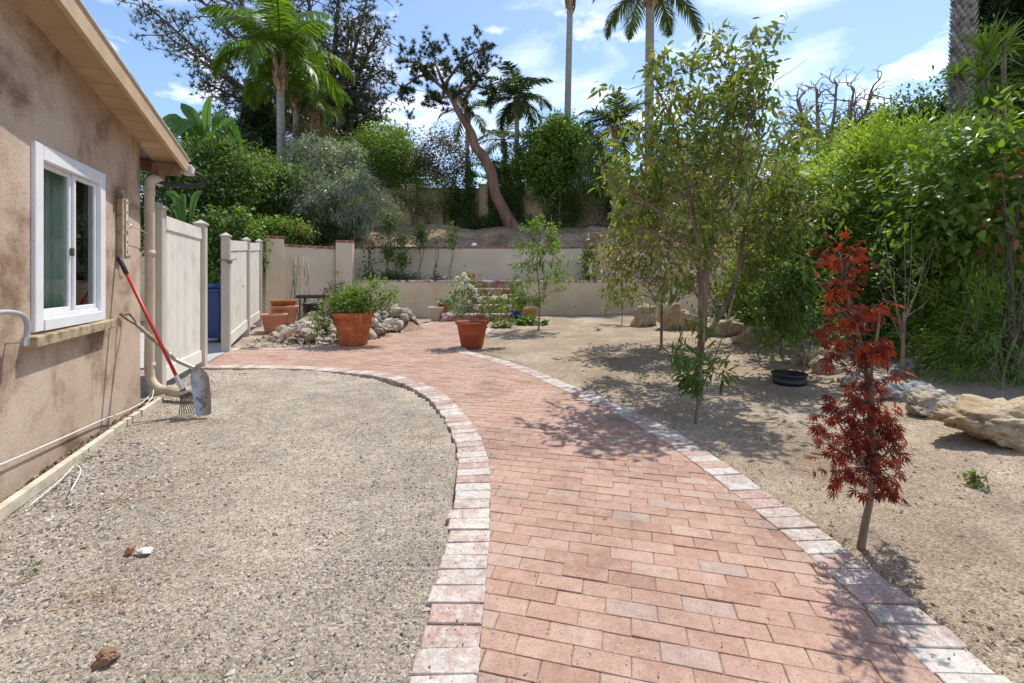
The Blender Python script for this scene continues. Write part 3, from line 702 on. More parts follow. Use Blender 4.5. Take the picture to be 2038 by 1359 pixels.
bw = wall('boundary_wall', 'ochre stucco boundary wall with tiled cap and pilasters at the top of the hill', [(-16, 21.0), (16, 21.0)], 3.2, 5.36, .22, M['ochre'], M['tile'], .07, .3, .05)
for x in (-14.2, -11, -7.9, -4.6, -1.3, 2.0, 5.3, 8.6, 11.9):
    mb = MB(); box(mb, (x, 20.98, 4.35), .42, .34, 2.35, None, .01); box(mb, (x, 20.98, 5.56), .50, .42, .07, None, .015); obj('pilaster', mb, M['ochre'], bw)

# ------------------------------------------------------------------ house
house = thing('house', 'brown stucco house wall with a shallow gable eave and a white sliding window', 'house', W(3.3, 0, 0))
S0, S1 = -5.0, 4.62
def ztop(s): return 2.612 - .162 * (s - 4.656) + .03
ws0, ws1, wz0, wz1 = 2.90, 3.81, .93, 2.12                         # window opening in the wall
mb = MB(); ss = [S0, ws0, ws1, S1]
def wq(*pts): mb.add(np.array([W(*p) for p in pts]), np.array([[0, 1, 2, 3]]))
for a, b in ((S0, ws0), (ws1, S1)):
    for z0, z1a, z1b in ((-.1, wz0, wz0), (wz0, wz1, wz1)): wq((a, 0, z0), (b, 0, z0), (b, 0, z1b), (a, 0, z1a))
wq((ws0, 0, -.1), (ws1, 0, -.1), (ws1, 0, wz0), (ws0, 0, wz0))
for a, b in zip(ss, ss[1:]): wq((a, 0, wz1), (b, 0, wz1), (b, 0, ztop(b)), (a, 0, ztop(a)))
wq((ws0, 0, wz0), (ws1, 0, wz0), (ws1, -.12, wz0), (ws0, -.12, wz0)); wq((ws0, -.12, wz1), (ws1, -.12, wz1), (ws1, 0, wz1), (ws0, 0, wz1))
wq((ws0, 0, wz0), (ws0, -.12, wz0), (ws0, -.12, wz1), (ws0, 0, wz1)); wq((ws1, -.12, wz0), (ws1, 0, wz0), (ws1, 0, wz1), (ws1, -.12, wz1))
wq((S1, 0, -.1), (S1, -7, -.1), (S1, -7, ztop(S1)), (S1, 0, ztop(S1))); wq((S0, -7, -.1), (S0, 0, -.1), (S0, 0, ztop(S0)), (S0, -7, ztop(S0)))
wq((S0, -7, -.1), (S1, -7, -.1), (S1, -7, ztop(S1)), (S0, -7, ztop(S0)))
obj('wall', mb, M['stucco'], house)
SL = nrm(W(1, 0, -.162) - W(0, 0, 0)); RN = nrm(np.cross(SL, -WN)); RN = RN if RN[2] > 0 else -RN
RAX = (SL, WN, RN); kS = np.linalg.norm(W(1, 0, -.162) - W(0, 0, 0))
def rp(s, o, h): return W(s, o, ztop(s) - .03) + RN * h             # point on the roof underside
OV, SE = .26, 5.10
mb = MB(); box(mb, rp((S0 + 3.35) / 2, OV / 2 - .01, .012), (3.35 - S0) * kS, OV + .02, .02, RAX); obj('soffit_panel', mb, M['tan_paint'], house)
n = 9
for i in range(n):                                                     # boards under the rake, near the eave
    a = 3.355 + (SE - 3.355) * i / n; b = 3.355 + (SE - 3.355) * (i + 1) / n
    mb = MB(); box(mb, rp((a + b) / 2, OV / 2 - .01, .012), (b - a) * kS - .006, OV + .02, .02, RAX, .003); obj('soffit_board', mb, M['tan_paint'], house)
mb = MB(); box(mb, rp((S0 + SE) / 2, OV + .018, -.012), (SE - S0) * kS, .035, .15, RAX, .004); rf = obj('rake_board', mb, M['tan_paint'], house)
mb = MB(); box(mb, rp((S0 + SE) / 2, OV + .024, .066), (SE - S0) * kS + .02, .05, .012, RAX, .002); obj('drip_edge', mb, M['drip'], house)
roof = MB(); box(roof, rp((S0 + SE) / 2, -3.4, .06), (SE - S0) * kS + .04, 7.3, .06, RAX); roofo = obj('roof', roof, M['shingle'], house)
mb = MB()
for i in range(62):
    s = S0 + (SE + .06 - S0) * i / 62
    for j in range(3):
        o = OV + .04 - .15 - j * .3 - (.15 if i % 2 else 0) - .02 * rng.random()
        box(mb, rp(s + .08, o, .097 + .004 * (j % 2)), .20, .292, .009 + .004 * rng.random(), RAX, .002)
tag(obj('shingle', mb, M['shingle'], house), kind='stuff')
mb = MB(); box(mb, W(4.98, .115, 2.462), .035, .26, .135, WAX, .004); obj('eave_board', mb, M['brown_board'], house)
mb = MB(); box(mb, W(5.06, -1.6, 2.50), .03, 3.6, .13, WAX, .004); obj('eave_fascia', mb, M['brown_board'], house)
mb = MB(); box(mb, W(5.15, -1.5, 2.52), .12, 3.5, .10, WAX, .012); gut = obj('gutter', mb, M['pipe'], house)
mb = MB(); box(mb, W(5.13, .285, 2.50), .14, .10, .11, WAX, .012); obj('gutter_end', mb, M['drip'], house)
mb = MB(); tube(mb, catmull([W(4.82, .02, 2.31), W(4.98, .12, 2.30), W(5.16, .30, 2.33), W(5.26, .40, 2.38), W(5.24, .40, 2.45), W(5.17, .33, 2.49)], 8), .022, 8); obj('black_hose', mb, M['rubber'], house, True)
mb = MB(); lathe(mb, [(.045, 2.30), (.045, 2.45)], W(4.99, .06, 0), 12); obj('outlet_stub', mb, M['brown_board'], house, True)
# downspout
mb = MB(); top = W(4.80, .03, 0); X0, Y0 = top[:2]
pts = [W(4.98, .06, 2.31), W(4.90, .05, 2.325), W(4.81, .035, 2.30), W(4.78, .03, 2.22), W(4.78, .03, 1.6), W(4.78, .03, .8), W(4.77, .03, .30), W(4.75, .06, .17), W(4.70, .14, .10), W(4.66, .22, .09)]
tube(mb, catmull(pts, 6), .044, 12); ds = obj('downspout', mb, M['pipe'], house, True)
for z in (2.16, 1.52, .34):
    mb = MB(); tube(mb, [W(4.78, .03, z - .03), W(4.78, .03, z + .03)], .049, 12); obj('coupling', mb, M['pipe'], ds, True)
cp = resample(catmull([W(4.66, .22, .09), W(4.58, .36, .075), W(4.52, .50, .07), W(4.48, .60, .07)], 8), .0085)
mb = MB(); tube(mb, cp, np.where(np.arange(len(cp)) % 3 == 0, .042, .057), 12); obj('corrugated_hose', mb, M['pipe'], ds, False)
# window
win = thing('window', None, None, W(3.35, 0, wz0)); win.parent = house; win.location = tuple(ORI[win] - ORI[house])
def wbar(parent, name, s0, s1, z0, z1, o0, o1, mat, ch=.004):
    k = 1.0843; mb = MB(); box(mb, W((s0 + s1) / 2, (o0 + o1) / 2, (z0 + z1) / 2), abs(s1 - s0) * k, abs(o1 - o0), z1 - z0, WAX, ch); return obj(name, mb, mat, parent)
a, b, c, d = ws0 - .015, ws1 + .015, wz0 - .02, wz1 + .01
wbar(win, 'frame', a, a + .085, c, d, -.06, .022, M['frame']); wbar(win, 'frame', b - .085, b, c, d, -.06, .022, M['frame'])
wbar(win, 'frame', a + .086, b - .086, d - .10, d, -.06, .022, M['frame']); wbar(win, 'frame', a + .086, b - .086, c, c + .075, -.06, .030, M['frame'])
wbar(win, 'bottom_track', a + .086, b - .086, c + .076, c + .105, -.06, .006, M['frame'])
m_ = (a + b) / 2 + .03
for s0, s1, o in ((a + .087, m_ + .012, -.028), (m_ + .014, b - .087, -.012)):
    z0, z1 = c + .107, d - .102
    for args in ((s0, s0 + .028, z0, z1), (s1 - .028, s1, z0, z1), (s0 + .029, s1 - .029, z1 - .03, z1), (s0 + .029, s1 - .029, z0, z0 + .03)): wbar(win, 'sash', *args, o - .018, o + .006, M['frame'], .003)
    mb = MB(); mb.add([W(s0 + .02, o - .008, z0 + .02), W(s1 - .02, o - .008, z0 + .02), W(s1 - .02, o - .008, z1 - .02), W(s0 + .02, o - .008, z1 - .02)], np.array([[0, 1, 2, 3]])); obj('pane', mb, M['glass'], win)
wbar(win, 'latch', m_ - .012, m_ + .004, 1.42, 1.48, -.02, .004, M['rusty'])
mb = MB(); u = np.linspace(ws0 + .02, ws1 - .02, 60); o = -.17 + .03 * np.sin(u * 62) + .015 * np.sin(u * 23)
V = np.vstack([[W(x, y, wz0 - .1) for x, y in zip(u, o)], [W(x, y, wz1 + .05) for x, y in zip(u, o)]]); j = np.arange(59); mb.add(V, np.stack([j, j + 1, j + 61, j + 60], 1)); obj('curtain', mb, M['curtain'], win, True)
mb = MB(); box(mb, W(3.35, -.9, 1.5), 2.4, .02, 2.2, WAX); box(mb, W(2.3, -.5, 1.5), .02, .8, 2.2, WAX); box(mb, W(4.3, -.5, 1.5), .02, .8, 2.2, WAX); obj('room_back', mb, M['room'], win)
mb = MB(); box(mb, W(3.33, .035, .865), 1.18, .085, .07, (nrm(WD + UP * .012), WN, UP), .006); obj('window_sill', mb, M['sill'], house)
# fixings on the wall
mb = MB(); box(mb, W(4.12, .022, 1.75), .085, .042, .62, WAX, .003); hb = obj('hook_board', mb, M['sill'], house)
mb = MB(); box(mb, W(4.155, .050, 1.72), .05, .008, .52, WAX, .002); obj('strap_plate', mb, M['cream_pot'], hb)
for i in range(6):
    mb = MB(); tube(mb, [W(4.155, .050, 1.50 + i * .09), W(4.155, .057, 1.50 + i * .09)], .009, 8); obj('hole', mb, M['dark_hole'], hb)
mb = MB(); t_ = np.linspace(0, 6.28, 13); tube(mb, [W(4.16, .065 + .02 * math.cos(k), 1.735 + .02 * math.sin(k)) for k in t_], .004, 5); tube(mb, catmull([W(4.16, .08, 1.735), W(4.3, .11, 1.715), W(4.46, .10, 1.70)], 6), .006, 5); obj('chain', mb, M['steel'], hb)
mb = MB(); tube(mb, catmull([W(4.16, .06, 1.56), W(4.22, .11, 1.54), W(4.27, .11, 1.52)], 5), .006, 5); tube(mb, [W(4.07, .0, 1.995), W(4.07, .06, 1.995)], .022, 8); obj('hook', mb, M['rusty'], hb)
mb = MB(); tube(mb, catmull([W(2.40, .0, 1.03), W(2.51, .05, 1.065), W(2.61, .085, 1.045), W(2.66, .09, .99), W(2.67, .085, .93), W(2.66, .08, .86)], 8), .014, 10); bc = obj('bent_conduit', mb, M['grey_pipe'], house, True)
mb = MB(); tube(mb, [W(2.664, .081, .90), W(2.66, .08, .855)], .019, 10); tube(mb, [W(2.66, .08, .875), W(2.65, .0, .875)], .007, 6); obj('conduit_clamp', mb, M['steel'], bc)
cab = catmull([W(2.0, .02, .29), W(2.5, .025, .21), W(3.2, .022, .135), W(3.75, .024, .085), W(4.05, .04, .05), W(4.4, .06, .03), W(4.62, .07, .05), W(4.58, .12, .12), W(4.50, .13, .06), W(4.40, .11, .02)], 8)
mb = MB(); tube(mb, cab, .0045, 6); o = obj('cable', mb, M['white'], None, True, cab[0]); tag(o, 'thin white cable sagging along the base of the brown house wall', 'cable')
eb = thing('edging_board', 'pale painted timber edging laid end to end beside the house wall', 'board', GZ(W(3.5, .18, 0)))
for s0, s1, o0, o1 in ((2.0, 3.62, .115, .135), (3.63, 4.12, .135, .145), (4.13, 4.62, .155, .175)):
    p, q_ = W(s0, o0, .008), W(s1, o1, .004); ax = nrm(q_ - p); mb = MB(); box(mb, (p + q_) / 2, np.linalg.norm(q_ - p), .045, .07, (ax, nrm(np.cross(UP, ax)), nrm(np.cross(ax, np.cross(UP, ax)))), .004); obj('board', mb, M['timber'], eb)
w_ = catmull([G(140, 985) + [0, 0, .02], G(160, 955) + [0, 0, .05], G(150, 935) + [0, 0, .03], G(120, 960) + [0, 0, .015], G(60, 1010) + [0, 0, .012]], 7)
mb = MB(); tube(mb, w_, .0035, 5); tag(obj('wire_offcut', mb, M['white'], None, True, GZ(G(140, 985))), 'short white wire offcut lying on the gravel beside the timber edging', 'wire')

# ------------------------------------------------------------------ white vinyl fence
def fpost(parent, x, y, z0, z1, w=.13, ax=None):
    mb = MB(); box(mb, (x, y, (z0 + z1) / 2), w, w, z1 - z0, ax, .006); p = obj('post', mb, M['vinyl_post'], parent)
    mb = MB(); box(mb, (x, y, z1 + .012), w + .035, w + .035, .03, ax, .008); c = np.array([x, y, z1 + .027]); A = np.eye(3) if ax is None else np.array(ax); h = w / 2 + .008
    V = np.array([(-h, -h, 0), (h, -h, 0), (h, h, 0), (-h, h, 0), (0, 0, .05)]) @ A + c; mb.add(V, np.array([(0, 1, 4), (1, 2, 4), (2, 3, 4), (3, 0, 4)])); obj('post_cap', mb, M['vinyl_post'], p)
def fpanel(parent, a, b, zb0, zb1, zt0, zt1, nb=14, rail=.16):
    """boards from a to b (x,y), bottom and top heights at both ends"""
    a, b = np.array(a, float), np.array(b, float); L = np.linalg.norm(b - a); t = (b - a) / L; nn = np.array([t[1], -t[0]])
    def bar(u0, u1, h, tp, th, name):
        mb = MB(); V = []
        for sg in (-1, 1):
            for u in (u0, u1):
                p = a + t * u * L + nn * sg * th / 2; zb = zb0 + (zb1 - zb0) * u; zt = zt0 + (zt1 - zt0) * u
                lo_, hi_ = (zb + h, zt - h) if tp == 'mid' else ((zb, zb + h) if tp == 'bot' else (zt - h, zt))
                V += [(*p, lo_), (*p, hi_)]
        mb.add(V, np.array([[0, 1, 3, 2], [4, 6, 7, 5], [0, 4, 5, 1], [2, 3, 7, 6], [0, 2, 6, 4], [1, 5, 7, 3]])); return obj(name, mb, M['vinyl'], parent)
    bar(0, 1, rail, 'bot', .06, 'bottom_rail'); bar(0, 1, rail * .95, 'top', .06, 'top_rail'); gap = .006 / L
    for i in range(nb): bar(i / nb + gap / 2, (i + 1) / nb - gap / 2, rail * .9, 'mid', .028, 'board')
    mb = MB(); V = [(*(a), zb0 + rail * .95), (*(b), zb1 + rail * .95), (*b, zt1 - rail), (*a, zt0 - rail)]
    mb.add(np.array(V), np.array([[0, 1, 2, 3]])); obj('backing', mb, M['vinyl_post'], parent)
fa = thing('vinyl_fence', 'white tongue and groove vinyl fence panel between two posts beside the downspout', 'fence', (-4.15, 5.7, 0))
A1, A2 = np.array([-3.88, 4.98]), np.array([-4.44, 6.50]); td = nrm(A2 - A1); fx = ((*td, 0), (-td[1], td[0], 0), (0, 0, 1))
fpost(fa, *A1, -.1, 2.02, .13, fx); fpost(fa, *A2, -.1, 2.02, .13, fx)
fpanel(fa, A1 + td * .07, A2 - td * .07, .09, .08, 1.965, 1.965, 15)
gt = thing('vinyl_gate', 'white vinyl fence of two stepped panels with a dark latch, beyond the blue bin', 'fence', (-5.8, 10, 0))
gp = [np.array([-4.95, 7.88]), np.array([-5.86, 10.05]), np.array([-6.72, 12.1])]; td = nrm(gp[1] - gp[0]); fx = ((*td, 0), (-td[1], td[0], 0), (0, 0, 1))
for p, z in zip(gp, (1.98, 2.1, 2.24)): fpost(gt, *p, -.1, z, .13, fx)
fpanel(gt, gp[0] + td * .07, gp[1] - td * .07, .06, .16, 1.93, 2.07, 20, .2); fpanel(gt, gp[1] + td * .07, gp[2] - td * .07, .16, .2, 2.06, 2.2, 18, .2)
mb = MB(); box(mb, (*(gp[0] + [.075, -.02]), 1.55), .05, .10, .07, None, .01); tube(mb, catmull([(*(gp[0] + [.06, -.05]), 1.56), (*(gp[0] + [-.02, -.11]), 1.58), (*(gp[0] + [-.10, -.08]), 1.55)], 5), .012, 6); tube(mb, catmull([(*(gp[0] + [.08, .0]), 1.57), (*(gp[0] + [.10, .10]), 1.60)], 4), .012, 6); obj('latch', mb, M['rusty'], gt)

# blue wheeled bin
bx, by = -5.92, 9.15
bn = thing('wheeled_bin', 'blue plastic wheeled bin standing in the gap between the white fence panels', 'bin', (bx, by, 0))
mb = MB(); rings = []
for z, w, d in ((.09, .44, .5), (.5, .5, .57), (.98, .565, .66), (1.0, .60, .70), (1.06, .60, .70)):
    for sx, sy in ((-1, -1), (-.86, -1.06), (.86, -1.06), (1, -1), (1.06, -.86), (1.06, .86), (1, 1), (-1, 1), (-1.06, .86), (-1.06, -.86)): rings.append((bx + sx * w / 2, by + sy * d / 2, z))
i = np.arange(4)[:, None] * 10; j = np.arange(10)[None]; k = (j + 1) % 10
mb.add(np.array(rings), (np.stack([i + j, i + k, i + 10 + k, i + 10 + j], -1).reshape(-1, 4), np.arange(10)[::-1][None])); obj('body', mb, M['blue_pl'], bn)
mb = MB(); box(mb, (bx, by, 1.095), .65, .75, .06, None, .025); box(mb, (bx, by + .02, 1.135), .5, .56, .03, None, .014); tube(mb, [(bx - .22, by - .40, 1.10), (bx + .22, by - .40, 1.10)], .018, 8); obj('lid', mb, M['blue_pl'], bn)
for sx in (-1, 1):
    mb = MB(); tube(mb, [(bx + sx * .23, by - .22, .13), (bx + sx * .29, by - .22, .13)], .13, 18); wo_ = obj('wheel', mb, M['black_pl'], bn)
    mb = MB(); tube(mb, [(bx + sx * .285, by - .22, .13), (bx + sx * .297, by - .22, .13)], .06, 12); obj('hub', mb, M['grey_pipe'], wo_)
mb = MB(); tube(mb, [(bx - .28, by - .22, .13), (bx + .28, by - .22, .13)], .014, 8); obj('axle', mb, M['steel'], bn)

# drain grate by the gate
c = G(498, 695); dg = thing('drain_grate', 'small slotted drain grate set at the path corner by the gate', 'drain', (c[0], c[1], 0))
mb = MB(); box(mb, (c[0], c[1], .012), .36, .13, .016, None, .003); obj('frame', mb, M['concrete'], dg)
for i in range(9):
    mb = MB(); box(mb, (c[0] - .15 + i * .0375, c[1], .022), .018, .10, .006, None); obj('slot', mb, M['dark_hole'], dg)

# ------------------------------------------------------------------ tools
p0, p1 = W(4.07, .03, 1.42), np.array([-3.06, 4.17, .33]); tip = np.array([-2.92, 4.17, .02]); ax = nrm(p1 - p0)
rk = thing('rake', 'red handled garden rake leaning on the house wall', 'rake', tip)
mb = MB(); tube(mb, [p0 + ax * .13, p1], .0145, 10); obj('handle', mb, M['red_paint'], rk, True)
mb = MB(); tube(mb, [p0 - ax * .03, p0 - ax * .02, p0 + ax * .13, p0 + ax * .14], [.012, .019, .019, .016], 10); obj('grip', mb, M['rubber'], rk, True)
mb = MB(); tube(mb, [p1 - ax * .04, p1 + ax * .10], [.018, .024], 8); box(mb, p1 + ax * .13, .10, .02, .035, (nrm(np.cross(ax, [0.3, 1, 0])), nrm(np.cross(ax, np.cross(ax, [.3, 1, 0]))), ax), .004); obj('socket', mb, M['steel'], rk)
sd = nrm(np.cross(ax, np.array([.1, .95, .1]))); fw = nrm(np.cross(sd, ax))
for i in range(13):
    u = (i - 6) / 6; e = p1 + ax * .33 + sd * u * .15 - ax * .03 * u * u
    mb = MB(); tube(mb, catmull([p1 + ax * .09 + sd * u * .02, p1 + ax * .2 + sd * u * .08, e, e + ax * .02 - fw * .035], 4), .0045, 4); obj('tine', mb, M['rusty'], rk)
mb = MB(); tube(mb, [p1 + ax * .24 - sd * .11, p1 + ax * .245, p1 + ax * .24 + sd * .11], .004, 5); obj('brace', mb, M['steel'], rk)
q0, q1, q2 = W(4.17, .04, .92), np.array([-3.14, 4.26, .49]), np.array([-2.96, 4.28, .40])
sv = thing('shovel', 'aluminium scoop shovel with a wooden shaft leaning beside the red rake', 'shovel', (-2.84, 4.15, 0))
ax2 = nrm(q1 - q0)
mb = MB(); tube(mb, catmull([q0 + ax2 * .12, q0 + ax2 * .4, q1], 5), .017, 9); obj('shaft', mb, M['sill'], sv, True)
mb = MB(); tube(mb, catmull([q1 - ax2 * .1, q1, q2, q2 + [.05, 0, -.02]], 5), .019, 9); obj('socket', mb, M['steel'], sv, True)
hd = nrm(np.cross(ax2, UP)); mb = MB()
tube(mb, catmull([q0 + ax2 * .14, q0 + ax2 * .06 + hd * .045, q0 - ax2 * .01 + hd * .055], 5), .011, 7); tube(mb, catmull([q0 + ax2 * .14, q0 + ax2 * .06 - hd * .045, q0 - ax2 * .01 - hd * .055], 5), .011, 7); tube(mb, [q0 - ax2 * .01 - hd * .06, q0 - ax2 * .01 + hd * .06], .013, 8); obj('d_grip', mb, M['rusty'], sv, True)
mb = MB(); bt, bb = np.array([-2.915, 4.27, .42]), np.array([-2.795, 4.14, .01]); bd = bb - bt; side = nrm(np.array([.62, .12, .12])); bn_ = nrm(np.cross(side, bd)); nu, nv = 13, 9; V = []
for i in range(nu):
    t = i / (nu - 1); hw = .080 * (math.sin(min(1, t * 3.2 + .12) * math.pi / 2)) * (1 - .12 * t) * (1 - .15 * t ** 5)
    for j in range(nv):
        s = -1 + 2 * j / (nv - 1); V.append(bt + bd * t + side * hw * s + bn_ * (-.055 * s * s * (1 - .4 * t) - .05 * (1 - t) ** 4 + .02))
V = np.array(V); i = np.arange(nu - 1)[:, None] * nv; j = np.arange(nv - 1)[None]; qs = np.stack([i + j, i + j + 1, i + nv + j + 1, i + nv + j], -1).reshape(-1, 4)
mb.add(V, qs); mb.add(V - bn_ * .004, qs[:, ::-1]); M['alu'] = pmat('scuffed_aluminium', [(.30, .31, .32), (.46, .47, .48), (.56, .56, .56)], 9, det=8, rough=.55, metal=.55, bmp=.25, bscale=30, speck=(24, .66, (.30, .27, .23)))
obj('scoop', mb, M['alu'], sv, True)

# ------------------------------------------------------------------ pots
def pot(label, x, y, r_top, h, mat, taper=.72, rim=.12, z=0.0, fill=.88, name='flower_pot', band=False, n=32, soil=True, cat='pot', group=None):
    r = thing(name, label, cat, (x, y, z), group); rb = r_top * taper; rh = h * rim; ro = r_top * .93
    f = lambda t: rb + (ro - rb) * t
    prof = [(0.001, 0.0), (rb * .96, 0), (rb, .012)]
    if band: prof += [(f(.52), h * .5), (f(.52) + .006, h * .51), (f(.54) + .006, h * .53), (f(.55), h * .545)]
    prof += [(f(1) - .004, h - rh - .004), (r_top, h - rh), (r_top * 1.005, h - .012), (r_top * .985, h), (r_top * .925, h), (r_top * .90, h - .02), (f(.8) * .92, h * fill - .005)]
    prof = [(a, b + z) for a, b in prof]
    mb = MB(); lathe(mb, prof, (x, y, 0), n); obj('pot_body', mb, mat, r, True)
    if soil:
        mb = MB(); lathe(mb, [(f(.85) * .95, z + h * fill), (f(.5), z + h * fill + .015), (.001, z + h * fill + .02)], (x, y, 0), n); obj('soil_fill', mb, M['potsoil'], r, True)
    return r
ax_, ay_ = G(703, 690)[:2]; ay_ += .27; ax_ = (703.5 - CX) / F * ay_
pa = pot('large terracotta pot with a garland relief and a bushy green plant by the rubble heap', ax_, ay_, .375, .62, M['terra'], .68, .17, band=True, n=48)
mb = MB()
for k in range(8):                                                     # garland swags below the rim
    a0 = k * math.pi / 4; t = np.linspace(0, 1, 9); an = a0 + t * math.pi / 4; zz = .455 - .065 * np.sin(t * math.pi); rr = .255 + (.349 - .255) * (zz / .515)
    tube(mb, np.stack([ax_ + np.cos(an) * rr, ay_ + np.sin(an) * rr, zz], 1), .010 + .010 * np.sin(t * math.pi), 6)
    lathe(mb, [(.001, .02), (.016, .01), (.02, 0), (.001, -.02)], (ax_ + math.cos(a0) * .337, ay_ + math.sin(a0) * .337, .462), 8)
obj('garland_relief', mb, M['terra'], pa, True)
bx_, by_ = -.735, 8.38
pb = pot('wide rimmed terracotta pot with white roses at the fork of the path', bx_, by_, .305, .47, M['terra_red'], .66, .10, band=True, n=48)

def stems(parent, base, tips, r=.004, mat='twig', name='stem', bend=.3, merge=True):
    mb = MB()
    for t in tips:
        m = (np.array(base) + t) / 2 + rng.normal(size=3) * .06 * bend + np.array([0, 0, bend * .15])
        tube(mb, catmull([base + rng.normal(size=3) * [.03, .03, 0], m, t], 3), [r * (1 - .5 * i / 6) for i in range(7)], 4, False)
    return obj(name, mb, M[mat], parent)
def foliage(parent, pos, d, n, L, Wd, mat, T=T_DIA, name='foliage', stuff=True):
    mb = MB(); N = len(pos); k = .65 + .7 * rng.random(N); scatter(mb, T, pos, d, n, L * k, Wd * k)
    o = obj(name, mb, M[mat], parent)
    if stuff: o['kind'] = 'stuff'
    return o
# bushy plant of the large pot
pl = thing('potted_shrub', 'bushy light green plant spilling out of the large terracotta pot', 'plant', (ax_, ay_, .55))
T_ = [np.array([ax_, ay_, .55]) + np.array(v) for v in ((.1, 0, .38), (-.12, .1, .42), (.25, 0, .25), (-.3, 0, .3), (.45, .1, .2), (.62, .05, .32), (.72, .1, .42), (-.45, -.1, .12), (-.6, -.15, -.05), (-.5, -.25, -.15), (.3, .1, .55), (.05, -.1, .5), (-.2, -.15, .28), (.45, 0, .6), (-.35, -.2, .05), (.0, -.2, .25), (.2, -.2, .2))]
stems(pl, np.array([ax_, ay_, .55]), T_, .006)
pos = np.concatenate([t + rng.normal(size=(150, 3)) * .095 for t in T_] + [bush((ax_, ay_, .76), (.38, .34, .26), 60, 26, .06)[0]])
d = nrm(rdir(len(pos)) + nrm(pos - [ax_, ay_, .5]) * .7); foliage(pl, pos, d, nrm(rdir(len(pos)) * .6 + UP), .055, .03, 'bright', T_LAN)
# white rose
rs = thing('rose_bush', 'white flowering rose bush growing in the terracotta pot at the path fork', 'rose', (bx_, by_, .42))
T_ = [np.array([bx_, by_, .42]) + np.array(v) for v in ((0, 0, .7), (-.12, .05, .85), (.1, 0, .55), (-.25, 0, .5), (-.38, .05, .35), (.3, 0, .45), (.45, .05, .42), (.55, 0, .25), (-.2, -.1, .25), (.25, -.1, .25), (.7, .1, .4), (-.05, -.1, .35), (.4, -.1, .15), (-.3, .1, .65))]
stems(rs, np.array([bx_, by_, .42]), T_, .006)
pos = np.concatenate([t + rng.normal(size=(85, 3)) * [.08, .08, .09] for t in T_]); d = nrm(rdir(len(pos)) + np.array([0, 0, .1]))
foliage(rs, pos, d, nrm(rdir(len(pos)) * .6 + UP), .055, .036, 'bright', T_LAN)
for t in ((-.10, .9), (-.06, .82), (-.14, .74), (-.03, .70), (.02, .66), (-.17, .66), (.07, .52), (-.02, .40), (.05, .62), (-.28, .22), (.06, .28), (-.38, .16), (.22, .18), (.32, .48), (.12, .45), (-.2, .84), (.48, .5)):
    c = np.array([bx_ + t[0] * 1.25, by_ - .12 - .06 * rng.random(), .42 + t[1]]); mb = MB(); N = 26
    d = nrm(rdir(N) + np.array([0, -.4, .5])); scatter(mb, T_LAN, c + d * .012, d, nrm(np.cross(d, rdir(N))), .038 + .02 * rng.random(N), .034); obj('rose_flower', mb, M['petal'], rs)
# stacked spare pots
ox = -5.62
pot('salmon terracotta pot standing in front of the stacked spare pots', ox, 10.75, .295, .43, M['terra_pink'], .66, .13, n=36)
pot('pink rimmed pot at the bottom of the stack by the white fence', ox - .06, 11.35, .33, .46, M['terra_pink'], .72, .18, n=36, z=.13)
pot('brown terracotta pot nested on top of the pink rimmed pot', ox - .08, 11.35, .305, .36, M['terra_brown'], .74, .16, n=36, z=.37, soil=False)
pot('black plastic nursery pot behind the stacked terracotta pots', ox + .42, 11.9, .27, .62, M['black_pl'], .75, .08, n=32, soil=False)
mb = MB(); box(mb, (ox - .06, 11.35, .06), .5, .45, .13, None, .02); tag(obj('plinth_block', mb, M['concrete'], None, False, (ox - .06, 11.35, 0)), 'concrete block under the stacked pots by the white fence', 'block')
# pots round the steps
pot('cream pot standing on the ground left of the brick steps', (868 - CX) / F * 13.6, 13.6, .245, .42, M['cream_pot'], .62, .12, n=28)
p_ = pot('small terracotta pot of white blooms on the lowest brick step', (884 - CX) / F * 13.75, 13.75, .17, .27, M['terra_red'], .7, .2, z=.24, n=24)
pot('small orange bowl standing on top of the brick steps', (937.5 - CX) / F * 15.45, 15.45, .15, .19, M['terra'], .75, .2, z=1.235, n=24)
pot('blue glazed pot right of the brick steps', (1028 - CX) / F * 13.2, 13.2, .20, .33, M['blue_pot'], .82, .12, n=28)
pot('ochre glazed pot beside the blue glazed pot', (1056 - CX) / F * 14.2, 14.2, .24, .34, M['yellow_pot'], .75, .14, n=28)
pot('terracotta pot leaning among the rose leaves at the foot of the steps', (958 - CX) / F * 13.1, 13.1, .17, .24, M['terra_red'], .7, .2, n=24)
def smallplant(label, c, R, n, L, Wd, mat, T=T_LAN, cat='plant', name='leafy_plant', group=None, per=16, cr=.05, stem=True, zb=None):
    c = np.array(c, float); zb = c[2] - R[2] if zb is None else zb
    r = thing(name, label, cat, (c[0], c[1], zb), group); pos, d, nn = bush(c, R, n, per, cr, .35)
    foliage(r, pos, d, nn, L, Wd, mat, T)
    if stem: stems(r, np.array([c[0], c[1], zb]), [c + rdir(1)[0] * np.array(R) * .8 for _ in range(7)], .006)
    return r
q_ = P(884, 604, 13.75); s_ = smallplant('small leafy plant with white blooms in the pot on the lowest step', q_, (.22, .2, .16), 26, .06, .035, 'mid')
for k in range(3):
    mb = MB(); N = 22; d = rdir(N); scatter(mb, T_LAN, q_ + [-.17 + .1 * k, -.1, .05 - .06 * k] + d * .01, d, rdir(N), .055, .045); obj('bloom', mb, M['petal'], s_)
smallplant('shrub in the blue glazed pot', P(1036, 592, 13.25), (.32, .3, .34), 46, .065, .032, 'mid', per=20)
smallplant('upright light green shrub behind the blue glazed pot', P(1022, 585, 14.3), (.2, .2, .42), 34, .06, .03, 'bright', per=20)
smallplant('dark leafy plant in the ochre pot', P(1062, 596, 14.2), (.36, .3, .2), 34, .06, .03, 'mid', per=18)
